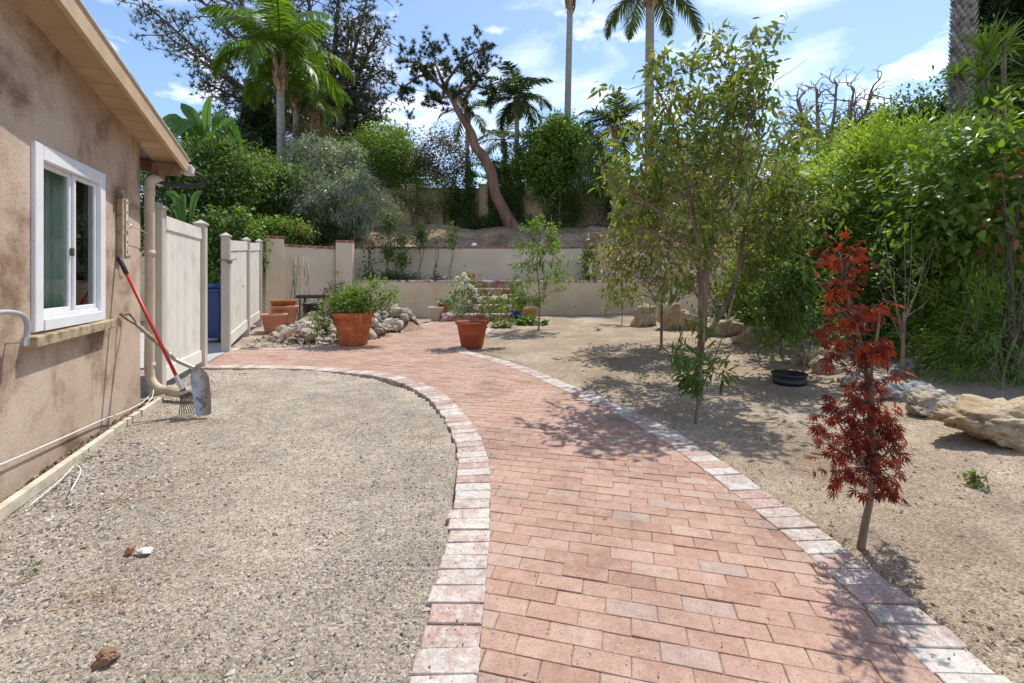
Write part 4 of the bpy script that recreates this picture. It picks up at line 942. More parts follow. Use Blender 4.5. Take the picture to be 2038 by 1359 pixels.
smallplant('low patch of broad green leaves at the right foot of the brick steps', P(1052, 644, 12.3), (.42, .25, .11), 40, .13, .08, 'mid', T_VIN, per=10)
smallplant('low yellowish ground plant beside the path edging', P(1000, 648, 11.6), (.32, .2, .10), 30, .09, .06, 'olive', T_VIN, per=10)
smallplant('grey green weedy shrub beside the black side table', P(668, 583, 12.2), (.36, .3, .5), 60, .07, .022, 'purple', per=16, zb=.2)
# black side table
tx, ty = -5.55, 12.6; t_ = thing('side_table', 'small black metal side table against the pale wall', 'table', (tx, ty, 0))
for k in range(9):
    mb = MB(); box(mb, (tx - .28 + k * .07, ty, .80), .05, .42, .02, None); obj('slat', mb, M['black_pl'], t_)
mb = MB(); box(mb, (tx, ty - .22, .765), .66, .02, .085, None, .004); box(mb, (tx, ty + .22, .765), .66, .02, .085, None, .004); box(mb, (tx - .32, ty, .765), .02, .42, .085, None, .004); box(mb, (tx + .32, ty, .765), .02, .42, .085, None, .004); obj('apron', mb, M['black_pl'], t_)
for sx in (-1, 1):
    for sy in (-1, 1):
        mb = MB(); tube(mb, catmull([(tx + sx * .27, ty + sy * .18, .76), (tx + sx * .25, ty + sy * .17, .4), (tx + sx * .29, ty + sy * .19, 0)], 4), .015, 7); obj('leg', mb, M['black_pl'], t_)
mb = MB(); tube(mb, [(tx - .25, ty - .17, .22), (tx + .25, ty - .17, .22)], .01, 6); tube(mb, catmull([(tx + .33, ty, .74), (tx + .36, ty, .95), (tx + .40, ty, 1.0)], 4), .012, 6); obj('stretcher', mb, M['black_pl'], t_)
# canes leaning on the wall
for k in range(11):
    u = k / 10; b_ = np.array([-6.0 + u * .5 + rng.normal() * .12, 12.25 + rng.normal() * .08, .0]); t2 = np.array([-6.5 + u * .28 + rng.normal() * .09, 13.5 + u * .25, 2.0 + rng.normal() * .14 - u * .2])
    mb = MB(); tube(mb, catmull([b_, (b_ + t2) / 2 + rng.normal(size=3) * .02, t2], 5), [.015] * 10 + [.009], 6); tag(obj('cane', mb, M['cane'], None, True, b_), 'dry cane leaning on the pale wall in the bundle beside the dappled pillar', 'cane', 'canes bundled against the wall')

# ------------------------------------------------------------------ rocks
def rockmesh(name, mat, seed, sub=2, cuts=9, size=(1, 1, 1), nz=.12, smooth=False, rough=1.0):
    r = np.random.default_rng(seed); bm = bmesh.new(); bmesh.ops.create_icosphere(bm, subdivisions=sub, radius=1.0)
    v = np.array([x.co for x in bm.verts]); f = np.array([[x.index for x in p.verts] for p in bm.faces]); bm.free()
    for _ in range(cuts):
        n = nrm(r.normal(size=3)); h = .48 + .36 * r.random(); e = v @ n - h; v = v - np.outer(np.clip(e, 0, None), n) * .92
    if sub > 2:
        o = r.random() * 50
        for s, a in ((1.6, .5), (3.7, .34), (8, .24), (17, .15), (36, .09)): v = v * (1 + nz * a * 2 * (vn(v[:, 0] + o, v[:, 1] + v[:, 2] * .7, s) + vn(v[:, 2] + o, v[:, 0] - v[:, 1] * .6, s, 3)))[:, None]
    else: v = v * (1 + r.normal(size=(len(v), 1)) * .05)
    mb = MB(); mb.add(v * np.array(size), f); return mb.mesh(name, mat, smooth)
RK = [rockmesh('rubble_rock', M['rock'], k, 2, 10, (1, .75 + .2 * (k % 3), .6 + .1 * (k % 4))) for k in range(9)]
RKR = [rockmesh('rubble_rock', M['rock_red'], 20 + k, 2, 10, (1, .6, .5)) for k in range(2)]
def heap(x, y):
    a = .44 * np.exp(-(((x + 3.95) / .72) ** 2 + ((y - 9.6) / .55) ** 2)); b = .60 * np.exp(-(((x + 2.95) / .55) ** 2 + ((y - 11.3) / .55) ** 2)); c = .26 * np.exp(-(((x + 3.2) / .6) ** 2 + ((y - 10.1) / .7) ** 2))
    return np.maximum(np.maximum(a, b), c)
mb = MB(); qx, qy = np.meshgrid(np.linspace(-5.6, -1.6, 60), np.linspace(8.3, 12.6, 60)); qz = heap(qx, qy) * .82 - .075
i = np.arange(59)[:, None] * 60; j = np.arange(59)[None]; mb.add(np.stack([qx, qy, qz], -1), np.stack([i + j, i + j + 1, i + 61 + j, i + 60 + j], -1).reshape(-1, 4))
o = obj('rubble_core', mb, M['bank'], None, True); o['kind'] = 'structure'
pts_ = []
while len(pts_) < 285:
    x, y = -5.1 + 3.3 * rng.random(), 8.6 + 3.4 * rng.random(); h = float(heap(np.array(x), np.array(y)))
    lim = np.interp(x, BLc[:, 0][::-1], BLc[:, 1][::-1])
    if h < .04 or rng.random() > .3 + h * 2 or y < lim + .32 or (x - ax_) ** 2 + (y - ay_) ** 2 < .2: continue
    s = .07 + .135 * rng.random() ** 1.7
    if any((x - a) ** 2 + (y - b) ** 2 < (.62 * (s + s2)) ** 2 for a, b, s2 in pts_ if abs(y - b) < .3) and rng.random() < .9: continue
    pts_.append((x, y, s))
for n_, (x, y, s) in enumerate(pts_):
    me = RK[int(rng.integers(9))] if rng.random() > .07 else RKR[int(rng.integers(2))]
    E = Matrix.Rotation(rng.random() * 6.28, 4, 'Z') @ Matrix.Rotation(rng.normal() * .6, 4, 'X') @ Matrix.Rotation(rng.normal() * .5, 4, 'Y') @ Matrix.Diagonal((s, s, s, 1))
    o = inst('rubble_rock', me, Matrix.Translation((x, y, float(heap(np.array(x), np.array(y))) * .9 + s * .25)) @ E)
    col_ = 'reddish chunk of brick' if me in RKR else 'rough pale rock'
    side_ = 'in the rubble mound right of the large terracotta pot' if x > -3.3 else 'in the rubble mound left of the large terracotta pot'
    tag(o, col_ + ' ' + side_, 'rock', ('brick chunks' if me in RKR else 'pale rocks') + (' in the right rubble mound' if x > -3.3 else ' in the left rubble mound'))
def s_heap(n):
    x = -5.3 + 3.6 * rng.random(n * 4); y = 8.4 + 3.9 * rng.random(n * 4); k = (rng.random(n * 4) < heap(x, y) * 3 + .05) & (y > np.interp(x, BLc[:, 0][::-1], BLc[:, 1][::-1]) + .22); return x[k][:n], y[k][:n]
_gz = gz
gz = lambda x, y: np.maximum(heap(x, y) * .9 - .01, _gz(x, y))
stones(4600, s_heap, .02, .095, 'rubble_chips', M['gravel'], .7)
gz = _gz

def boulder(label, px, py, wpx, hpx, seed, mat='boulder', dep=.8, rot=0.0, sink=.16, cuts=13, Yk=None):
    b = G(px, py); Y = b[1]; w = wpx / F * Y; h = hpx / F * Y; b = b + np.array([0, w * dep * .4, 0])
    me = rockmesh('boulder', M[mat], seed, 5, cuts, (w * .58, w * dep * .58, h * .80), .34, True)
    o = inst('boulder', me, Matrix.Translation((b[0], b[1], h * .66 * (1 - sink * 2))) @ Matrix.Rotation(rot, 4, 'Z')); tag(o, label, 'boulder', None); return o
boulder('long flat topped pale boulder with a tan face, farthest right of the rocks', 2062, 905, 235, 78, 41, 'boulder_tan', .55, -.25, .1, 16)
boulder('bluish grey slab of rock leaning beside the sapling, left of the flat boulders', 1835, 812, 110, 50, 42, 'boulder_grey', .7, .3)
boulder('low whitish boulder between the grey slab and the long flat boulder', 1880, 845, 105, 50, 43, 'boulder', .7, -.2)
boulder('low pale boulder right behind the red maple stems', 1735, 782, 110, 38, 44, 'boulder', .7)
boulder('grey round boulder at the foot of the bare sapling', 1812, 768, 76, 42, 45, 'boulder_grey', .8)
boulder('small tan boulder left of the red maple, nearest the black nursery pot', 1662, 757, 56, 34, 46, 'boulder_tan', .8)
boulder('tan grey boulder behind the black nursery pot', 1638, 742, 90, 44, 47, 'boulder', .8)
boulder('pale boulder with a tan underside near the foot of the right hand shrub', 1510, 700, 78, 46, 48, 'boulder_tan', .8, .3)
boulder('white topped boulder below the tan pillar', 1460, 684, 98, 46, 49, 'boulder_tan', .7, -.2)
boulder('tall tan boulder behind the trunk of the multi-stemmed tree', 1356, 664, 70, 46, 50, 'boulder_tan', .8)
boulder('tan boulder left of the tall one near the low wall', 1287, 655, 54, 38, 51, 'boulder_tan', .8)
boulder('pale boulder half hidden behind the low broad leaved shrub', 1580, 712, 80, 40, 52, 'boulder', .8)
boulder('small dark red stone on the gravel', 254, 1103, 18, 12, 53, 'rock_red', .8)
boulder('small white chip of stone lying flat on the gravel', 284, 1104, 30, 8, 54, 'white', .6)
boulder('dark brown clod lying on the gravel near the camera', 204, 1328, 40, 24, 55, 'brown_board', .8)
# white stone on the wall cap
mb = MB(); o = inst('white_stone', rockmesh('white_stone', M['white'], 61, 2), Matrix.Translation(P(943, 487, 16.7)) @ Matrix.Diagonal((.12, .1, .08, 1))); tag(o, 'white stone resting on the brick cap of the upper wall', 'stone')
mb = MB(); p = P(1176, 556, 15.9); tube(mb, [p + [.03, 0, -.1], p + [-.02, 0, .52]], .055, 10); tag(obj('white_pipe', mb, M['white'], None, True, p), 'short white plastic pipe standing on the terrace', 'pipe')
mb = MB(); p = P(1254, 556, 15.9); box(mb, p + [0, 0, .1], .12, .1, .26, None, .01); tag(obj('white_box', mb, M['white'], None, False, p), 'small white utility box on the terrace behind the tree', 'box')

# ------------------------------------------------------------------ trees and plants
def grow(mb, p, d, L, r, depth, tips, nch=3, spread=.6, up=.15, decay=.68, wander=.18, sides=5, along=True):
    p = np.asarray(p, float); d = nrm(d); pts = [p]; q = p
    for i in range(4):
        d = nrm(d + rng.normal(size=3) * wander + np.array([0, 0, up * .3])); q = q + d * L / 4; pts.append(q)
    tube(mb, pts, np.linspace(r, r * .55, 5), sides if r > .012 else 4, False)
    if depth == 0: tips.append((q, d)); tips.append((pts[2], d)); return
    for k in range(nch):
        a = nrm(d + rdir(1)[0] * spread * 1.4 + np.array([0, 0, up])); s = pts[-1] if k < 2 or not along else pts[int(rng.integers(2, 4))]
        grow(mb, s, a, L * decay * (.75 + .5 * rng.random()), r * .56, depth - 1, tips, nch, spread, up, decay, wander, sides)
def at_tips(tips, per, sp, back=.0):
    p = np.array([t[0] for t in tips]); d = np.array([t[1] for t in tips])
    pos = (p[:, None] + rng.normal(size=(len(p), per, 3)) * sp).reshape(-1, 3); dd = np.repeat(d, per, 0); return pos, dd

# --- multi-stemmed tree beside the path
tb = GZ(G(1389, 756))
mt = thing('peach_tree', 'tall multi-stemmed young tree with long drooping olive leaves in the soil right of the path', 'tree', tb)
Yt = tb[1]
lim = [([(1389, 756, 0), (1393, 700, 0), (1400, 650, 0), (1404, 560, 0), (1412, 500, .05), (1420, 400, .1), (1432, 300, .1), (1446, 230, .05), (1456, 160, 0), (1464, 112, 0)], .052, .010),
       ([(1396, 690, -.02), (1394, 600, -.1), (1390, 500, -.2), (1376, 400, -.3), (1352, 290, -.35), (1326, 215, -.4), (1298, 165, -.42)], .032, .008),
       ([(1400, 675, 0), (1425, 640, .1), (1452, 590, .2), (1474, 520, .3), (1484, 430, .35), (1508, 340, .35), (1535, 260, .3)], .036, .008),
       ([(1404, 560, 0), (1360, 480, -.5), (1320, 430, -.7), (1280, 400, -.8), (1250, 380, -.8)], .022, .006),
       ([(1404, 540, 0), (1340, 490, .5), (1300, 460, .7), (1255, 445, .8)], .020, .006),
       ([(1412, 500, .1), (1450, 420, .7), (1480, 360, .9), (1510, 280, 1.0)], .022, .006),
       ([(1474, 520, .3), (1530, 470, .3), (1580, 430, .2), (1620, 400, .1)], .02, .006),
       ([(1420, 400, .1), (1460, 330, -.4), (1486, 260, -.6), (1500, 190, -.6)], .02, .006),
       ([(1376, 400, -.3), (1330, 360, .1), (1290, 310, .3), (1275, 250, .4)], .018, .006),
       ([(1395, 600, -.05), (1350, 530, -.5), (1320, 500, -.6), (1290, 490, -.6)], .016, .005)]
wood = MB(); tips = []
for pts, r0, r1 in lim:
    c = catmull([P(x, y, Yt + dy) if i or y < 750 else tb for i, (x, y, dy) in enumerate(pts)], 6); n = len(c); tube(wood, c, np.linspace(r0, r1, n), 8, False)
    for k in range(int(n * .38), n, 1):
        for _ in range(2):
            dd = nrm(rdir(1)[0] + np.array([0, 0, .3])); grow(wood, c[k], dd, .2 + .2 * rng.random(), .005, 1, tips, 2, .55, .02, .75)
    tips.append((c[-1], nrm(c[-1] - c[-2])))
obj('trunk', wood, M['bark_brown'], mt, True)
tips = [t for t in tips if t[0][2] > .95 + .25 * rng.random() and vn(t[0][0] * 1.0 + 5, t[0][2] + t[0][1] * .8, 2.6) > -.12 + .10 * rng.random()]
pos, dd = at_tips(tips, 8, .07); N = len(pos); d = nrm(dd * .35 + rdir(N) * .7 + np.array([0, 0, -.55])); nn = nrm(rdir(N) * .8 + np.array([0, -.2, .6]))
L = .135 * (.55 + .6 * rng.random(N)); o_ = np.argsort(pos[:, 1])
leafparts(mt, T_LAN, pos[o_[:300]], d[o_[:300]], nn[o_[:300]], L[o_[:300]], L[o_[:300]] * .34, M['olive'])
mb = MB(); k = o_[300:]; scatter(mb, T_LAN, pos[k], d[k], nn[k], L[k], L[k] * .34); tag(obj('foliage', mb, M['olive'], mt), kind='stuff')
# low shoots at its foot
sp_ = GZ(G(1384, 836)); st_ = thing('sapling', 'thin staked sapling with narrow green shoots in front of the multi-stemmed tree', 'sapling', sp_)
mb = MB(); tube(mb, catmull([sp_, P(1392, 770, sp_[1]), P(1400, 690, sp_[1] + .05), P(1402, 560, sp_[1] + .2)], 6), np.linspace(.013, .007, 19), 7); tube(mb, catmull([P(1397, 770, 4.1), P(1420, 720, 4.15), P(1447, 640, 4.2), P(1462, 580, 4.25)], 5), .006, 5); obj('stem', mb, M['bark'], st_, True)
for c, R, n in ((P(1394, 740, sp_[1]), (.08, .08, .26), 11), (P(1345, 705, 5.2), (.12, .1, .12), 8), (P(1430, 742, 4.15), (.1, .1, .06), 6), (P(1376, 748, 4.2), (.1, .08, .07), 9), (P(1405, 650, 4.2), (.05, .05, .12), 4)):
    pos, d, nn = bush(c, R, n, 9, .03, .3, .3); foliage(st_, pos, d, nn, .12, .024, 'mid', T_LAN)

# --- red maple
mb0 = GZ(G(1713, 1088)); Ym = mb0[1]
mp_ = thing('red_maple', 'small red Japanese maple with a dense lower crown beside the path edging', 'tree', mb0)
wood = MB(); Q = lambda x, y, dy=0: P(x, y, Ym + dy)
for pts, r0, r1 in (([mb0, Q(1722, 1040), Q(1733, 985), Q(1738, 900), Q(1728, 800, .02), Q(1722, 720, .03), Q(1700, 640, .02), Q(1680, 560), Q(1672, 500)], .017, .004), ([Q(1736, 920), Q(1738, 820, -.05), Q(1734, 740, -.04), Q(1745, 670, -.05), Q(1752, 620, -.05)], .011, .004),
                    ([Q(1736, 940), Q(1700, 880, .1), Q(1668, 840, .12), Q(1640, 775, .1)], .007, .002), ([Q(1735, 930), Q(1775, 890, -.08), Q(1795, 850, -.1)], .007, .002), ([Q(1700, 640), Q(1660, 600), Q(1625, 560)], .004, .002), ([Q(1736, 930), Q(1690, 905, -.1), Q(1650, 880, -.12), Q(1625, 850, -.12)], .006, .002)):
    c = catmull(pts, 6); tube(wood, c, np.linspace(r0, r1, len(c)), 8)
obj('trunk', wood, M['bark'], mp_, True)
cl_ = [((1672, 505), (44, 26), 42), ((1665, 560), (34, 22), 18), ((1700, 530), (26, 14), 8), ((1690, 635), (38, 30), 30), ((1728, 620), (46, 22), 20), ((1705, 690), (62, 34), 62), ((1745, 690), (34, 34), 22), ((1640, 650), (6, 6), 2), ((1715, 800), (68, 32), 64), ((1700, 860), (72, 50), 100), ((1745, 870), (50, 50), 62), ((1722, 940), (62, 40), 80), ((1640, 840), (28, 24), 12), ((1772, 965), (30, 22), 16), ((1650, 930), (36, 22), 8), ((1775, 845), (26, 26), 14), ((1780, 745), (16, 10), 4), ((1725, 748), (38, 18), 22), ((1680, 585), (26, 18), 10)]
pos, dd = [], []
for (x, y), (sx, sy), n in cl_:
    n = int(n * 1.2)
    a = rng.normal(size=(n, 3)).clip(-1.6, 1.6) * .58; dy = a[:, 2] * max(sx, sy) / F * Ym * 1.1
    pos.append(np.array([P(x + p[0] * sx, y + p[1] * sy, Ym + q) for p, q in zip(a, dy)])); dd.append(nrm(np.stack([a[:, 0], a[:, 2] - .1, -a[:, 1] - .55], 1)))
pos, dd = np.concatenate(pos), np.concatenate(dd); N = len(pos); d = nrm(dd * .6 + rdir(N) * .55 + np.array([0, -.1, -.3])); nn = nrm(rdir(N) * .5 + np.array([0, -.35, .8])); L = .056 * (.65 + .6 * rng.random(N))
k = rng.permutation(N); k = k[np.argsort(pos[k][:, 1] > np.sort(pos[:, 1])[min(299, N - 1)], kind='stable')]
leafparts(mp_, T_MAP, pos[k[:300]], d[k[:300]], nn[k[:300]], L[k[:300]], L[k[:300]] * .95, M['red'])
tw = MB(); sc_ = np.array([Q(1738, 900), Q(1736, 940), Q(1728, 800, .02), Q(1722, 720, .03), Q(1700, 640, .02), Q(1680, 560), Q(1734, 760, -.04)])
for i in k[::4]:
    a = sc_[np.argmin(np.linalg.norm(sc_ - pos[i] + [0, 0, .06], axis=1))]; tube(tw, catmull([a, (a + pos[i]) / 2 + rng.normal(size=3) * .012 + [0, 0, .012], pos[i]], 3), [.003, .0026, .0022, .002, .0018, .0015, .0012], 4, False)
tag(obj('twigs', tw, M['bark_dark'], mp_), kind='stuff')
mb = MB(); k = k[300:]; scatter(mb, T_MAP, pos[k], d[k], nn[k], L[k], L[k] * .95); tag(obj('foliage', mb, M['red'], mp_), kind='stuff')

# --- light green young tree in front of the low wall
def youngtree(name, label, px, py, top, Y=None, mat='bright', L=.09, Wd=.03, side=46, trunk=.022, per=9, sp=.05, halfw=75, low=.35, group=None, cat='tree', dens=.75, T=T_LAN, droop=.25):
    b = GZ(G(px, py)) if Y is None else P(px, py, Y); Y = b[1]; H = CH - (top - HY) / F * Y - b[2]; w = halfw / F * Y
    t = thing(name, label, cat, b, group); wood = MB(); tips = []
    c = catmull([b, b + [.02, 0, H * .3], b + [w * .15 * rng.normal(), .05, H * .65], b + [w * .1, 0, H]], 8); tube(wood, c, np.linspace(trunk, trunk * .2, len(c)), 7, False)
    for k in range(side):
        u = low + (1 - low) * rng.random() ** 1.1; p = c[min(len(c) - 1, int(u * len(c)))]; a = rng.random() * 6.28; Ls = w * (1.1 - .75 * (u - low) / (1 - low)) * (.5 + .6 * rng.random())
        grow(wood, p, (math.cos(a), math.sin(a), .45), Ls * .7, trunk * .28, 1, tips, 2, .5, .05, .6)
    obj('trunk', wood, M['bark'], t, True); pos, dd = at_tips(tips, per, sp); k = rng.random(len(pos)) < dens; pos, dd = pos[k], dd[k]; N = len(pos)
    foliage(t, pos, nrm(dd * .5 + rdir(N) * .7 + [0, 0, -droop]), nrm(rdir(N) * .6 + UP), L, Wd, mat, T); return t
youngtree('young_tree', 'young tree with sparse light green leaves in the soil in front of the brick steps', 1072, 658, 448, side=54, per=12, L=.10, Wd=.036)
youngtree('young_tree', 'small thin tree with yellowish leaves in front of the low wall left of the boulders', 1237, 650, 560, side=22, mat='olive', halfw=45, trunk=.012, L=.1, Wd=.03)
M['olive_y'] = leafm('yellowing_leaf', [(.07, .09, .025), (.15, .16, .04), (.25, .23, .06), (.34, .26, .08), (.28, .16, .07)], .45)
youngtree('young_tree', 'smaller tree with yellowing leaves and a bare lower trunk left of the multi-stemmed tree', 1316, 695, 345, side=150, mat='olive_y', halfw=150, trunk=.026, L=.12, Wd=.038, low=.28, per=10, sp=.07, dens=.8, droop=.5)
t1 = youngtree('broadleaf_shrub', 'dense shrub with glossy green leaves rising from the black nursery pot', 1597, 762, 555, side=70, mat='mid', halfw=85, trunk=.018, L=.10, Wd=.036, low=.28, per=8, sp=.06, cat='shrub')
youngtree('broadleaf_shrub', 'leafy green shrub with a dark trunk left of the black nursery pot', 1553, 722, 540, side=50, mat='mid', halfw=75, trunk=.02, L=.10, Wd=.034, low=.3, per=8, sp=.06, cat='shrub')
c = G(1591, 776); c[1] += .19; r = thing('nursery_pot', 'low black plastic nursery pot sunk in the soil under the glossy shrub', 'pot', (c[0], c[1], -.05))
mb = MB(); lathe(mb, [(.155, -.05), (.167, .05), (.178, .052), (.181, .07), (.173, .075), (.18, .13), (.19, .135), (.19, .155), (.174, .155), (.168, .09), (.001, .08)], (c[0], c[1], 0), 36); obj('pot_body', mb, M['black_pl'], r, True)
mb = MB(); lathe(mb, [(.167, .09), (.1, .105), (.001, .11)], (c[0], c[1], 0), 24); obj('soil_fill', mb, M['potsoil'], r, True)
# bare sapling
b = GZ(G(1796, 770)); r = thing('bare_sapling', 'nearly bare brown sapling with thin twigs in front of the right hand hedge', 'sapling', b); wood = MB(); tips = []
c = catmull([b, P(1797, 700, b[1]), P(1799, 620, b[1])], 5); tube(wood, c, np.linspace(.026, .015, len(c)), 8)
for e in ((1760, 470), (1800, 480), (1840, 500), (1870, 560), (1745, 560), (1860, 470), (1780, 540), (1815, 440)):
    c = catmull([P(1798, 690 - 60 * rng.random(), b[1]), P((1798 + e[0]) / 2 + rng.normal() * 6, (650 + e[1]) / 2, b[1] + .1 * rng.normal()), P(*e, b[1] + .3 * rng.normal())], 5); tube(wood, c, np.linspace(.007, .0025, len(c)), 5, False); tips.append((c[-1], UP)); tips.append((c[6], UP))
    grow(wood, c[5], rdir(1)[0] + UP, .3, .004, 1, tips, 2, .5)
obj('trunk', wood, M['twig'], r, True); pos, dd = at_tips(tips, 3, .05); N = len(pos); foliage(r, pos, rdir(N), UP + rdir(N) * .5, .06, .035, 'mid', T_LAN)
b2 = P(1830, 770, 5.3); b2[2] = 0; smallplant('thin leafy seedling beside the bare sapling', P(1828, 690, 5.3), (.12, .12, .32), 12, .05, .03, 'mid', per=8, zb=0.05)
smallplant('tiny green weed sprouting in the soil at the right', GZ(G(1945, 965)) + [0, 0, .04], (.06, .05, .02), 9, .034, .02, 'bright', T_VIN, per=6, cr=.02)
for px, py, lab in ((62, 1142, 'small grass tuft on the gravel at the left edge'), (175, 910, 'small weed growing beside the timber edging')):
    smallplant(lab, G(px, py) + [0, 0, .02], (.03, .02, .012), 4, .03, .005, 'mid', per=6, cr=.012, stem=False)
smallplant('weed clump growing from the crack at the base of the house wall', W(2.42, .06, .03), (.05, .05, .05), 6, .06, .02, 'mid', per=8, cr=.02, stem=False)
smallplant('sprig of leaves beside the boulders below the low wall', G(1190, 662) + [0, 0, .05], (.08, .08, .05), 5, .07, .03, 'mid', per=6, cr=.03)

# --- hedge along the right side
def shrub(name, label, c, R, ncl, per, cr, L, Wd, mat, T=T_DIA, cat='shrub', group=None, zb=0.0, down=.25, shell=.62, stem=8, parts=0, out=.7, zmin=None):
    c = np.array(c, float); r = thing(name, label, cat, (c[0], c[1], zb), group); pos, d, n = bush(c, R, ncl, per, cr, shell, down, zb + .03 if zmin is None else zmin, out)
    k = .65 + .7 * rng.random(len(pos)); LL, WW = L * k, Wd * k
    if parts:
        ds = pos[:, 1] + np.abs(pos[:, 0]) * .1; o = np.argsort(ds); h = o[:parts]; leafparts(r, T, pos[h], d[h], n[h], LL[h], WW[h], M[mat]); o = o[parts:]
        pos, d, n, LL, WW = pos[o], d[o], n[o], LL[o], WW[o]
    mb = MB(); scatter(mb, T, pos, d, n, LL, WW); tag(obj('foliage', mb, M[mat], r), kind='stuff')
    if stem:
        mb = MB()
        for i in range(stem):
            e = c + rdir(1)[0] * np.array(R) * .8; s = np.array([c[0] + rng.normal() * .08 * R[0], c[1] + rng.normal() * .08 * R[1], zb - .05]); e[2] = max(e[2], zb + .3)
            tube(mb, catmull([s, (s * .6 + e * .4) + rng.normal(size=3) * .06, e], 4), np.linspace(.012 + .012 * R[2], .004, 9), 5, False)
        obj('stem', mb, M['bark_dark'], r)
    return r
HG = 'shrubs forming the right hand hedge'
shrub('feathery_shrub', 'feathery lime green shrub crowning the right hand hedge', P(1790, 350, 7.6), (1.15, .9, .9), 170, 95, .10, .095, .019, 'lime', T_BLD, zb=0, out=1.0, down=.05)
shrub('feathery_shrub', 'lime green feathery shrub left of the crowning one, behind the multi-stemmed tree', P(1690, 365, 8.6), (.65, .7, .75), 90, 85, .10, .095, .019, 'lime', T_BLD, zb=0, out=1.0, down=.05)
shrub('hedge_shrub', 'dark green lower body of the hedge between the red maple and the feathery shrub', P(1745, 520, 7.9), (1.3, .9, 1.35), 260, 56, .14, .085, .034, 'bright', T_LAN, zb=0)
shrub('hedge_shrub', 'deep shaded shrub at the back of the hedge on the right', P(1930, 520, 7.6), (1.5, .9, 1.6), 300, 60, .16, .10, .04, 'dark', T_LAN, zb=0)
shrub('vine_thicket', 'broad leaved vine draped over the hedge at the right edge', P(1965, 400, 5.7), (.95, .7, .95), 240, 24, .14, .10, .055, 'bright', T_VIN, zb=0, down=.5, parts=300, shell=.75)
shrub('vine_thicket', 'broad leaved vine with darker leaves hanging below the lime shrub', P(1850, 470, 6.5), (.75, .5, .75), 130, 20, .14, .105, .058, 'mid', T_VIN, zb=0, down=.5, shell=.75, parts=120)
shrub('rusty_vine', 'cluster of rust brown dead leaves hanging in the vine at the right edge', P(2015, 400, 5.0), (.28, .3, .7), 12, 8, .08, .085, .045, 'rust', T_VIN, zb=0, down=.7)
shrub('strap_leaf_shrub', 'low feathery podocarpus with drooping narrow leaves behind the long flat boulder', P(1985, 690, 4.9), (.65, .6, .72), 62, 44, .075, .10, .012, 'bright', T_BLD, zb=0, out=1.0, down=.35)
shrub('strap_leaf_shrub', 'shaded small leaved shrub left of the feathery podocarpus', P(1890, 700, 5.9), (.7, .5, .85), 90, 44, .11, .085, .028, 'bright', T_LAN, zb=0, out=1.0, down=.35)
shrub('strap_leaf_shrub', 'shaded leafy shrub behind the bare sapling', P(1790, 650, 6.7), (.7, .5, .9), 110, 40, .13, .09, .03, 'mid', T_LAN, zb=0, out=1.0, down=.35)
shrub('yellowing_shrub', 'yellow green leafy shrub behind the right limb of the multi-stemmed tree', P(1570, 470, 8.6), (.95, .7, 1.2), 190, 36, .13, .13, .034, 'olive', T_LAN, zb=0, down=.5)
shrub('yellowing_shrub', 'mixed green leafy shrub above the low boulders right of the tan pillar', P(1520, 560, 10.0), (.8, .7, 1.0), 130, 36, .13, .12, .034, 'bright', T_LAN, zb=0, down=.4)
shrub('hedge_shrub', 'tall dark shrub behind the yellowing shrub', P(1640, 420, 10.5), (1.6, .8, 1.7), 220, 44, .18, .12, .045, 'bright', T_LAN, zb=0)
shrub('hedge_shrub', 'dark shrub in the gap right of the tan pillar', P(1520, 610, 11.5), (1.3, .8, 1.2), 160, 40, .18, .11, .04, 'dark', T_LAN, zb=0)
for k, (x0, y0, x1, y1, Y) in enumerate(((1890, 735, 1945, 560, 5.4), (1905, 720, 1935, 600, 5.6), (1965, 745, 2010, 600, 4.9), (1990, 760, 2038, 640, 4.6), (1930, 830, 1950, 790, 4.5), (1942, 600, 1965, 470, 5.3))):
    a, b = P(x0, y0, Y), P(x1, y1, Y + .2); a[2] = max(a[2] - .3, 0); mb = MB(); tube(mb, catmull([a, (a + b) / 2 + rng.normal(size=3) * .03, b], 5), np.linspace(.016, .011, 11), 7); tag(obj('bare_stem', mb, M['twig'], None, True, a), 'bare brown stem standing among the narrow leaves of the hedge', 'cane', 'bare stems in the right hand hedge')  # bare stems in the hedge, built as separate objects

# --- palms
def frond(mb, base, az, el, Lf, droop, nl=44, ll=.55, lw=.035, twist=.35, hang=.35):
    n = 14; p = np.array(base, float); pts = [p]; h = np.array([math.cos(az), math.sin(az), 0]); e = el
    for i in range(n):
        p = p + (h * math.cos(e) + UP * math.sin(e)) * Lf / n; pts.append(p); e -= droop / n * (.5 + 1.0 * i / n)
    pts = np.array(pts); tube(mb, pts, np.linspace(.028, .006, n + 1) * Lf / 3, 5, False)
    u = np.linspace(.14, .99, nl); idx = u * n; i0 = np.clip(idx.astype(int), 0, n - 1); f = (idx - i0)[:, None]; q = pts[i0] * (1 - f) + pts[i0 + 1] * f; t = nrm(pts[i0 + 1] - pts[i0])
    sd = nrm(np.cross(t, np.broadcast_to(UP, t.shape)) + 1e-6); up = np.cross(sd, t); prof = np.sin(np.clip(u * 1.05, 0, 1) * math.pi) ** .6 * ll + .08
    for s in (-1, 1):
        d = nrm(sd * s + t * (.45 + .5 * u[:, None]) + up * twist + np.array([0, 0, -hang]) + rng.normal(size=t.shape) * .12)
        scatter(mb, T_BLD, q, d, up + sd * s * .4, prof * (.85 + .3 * rng.random(nl)), lw)
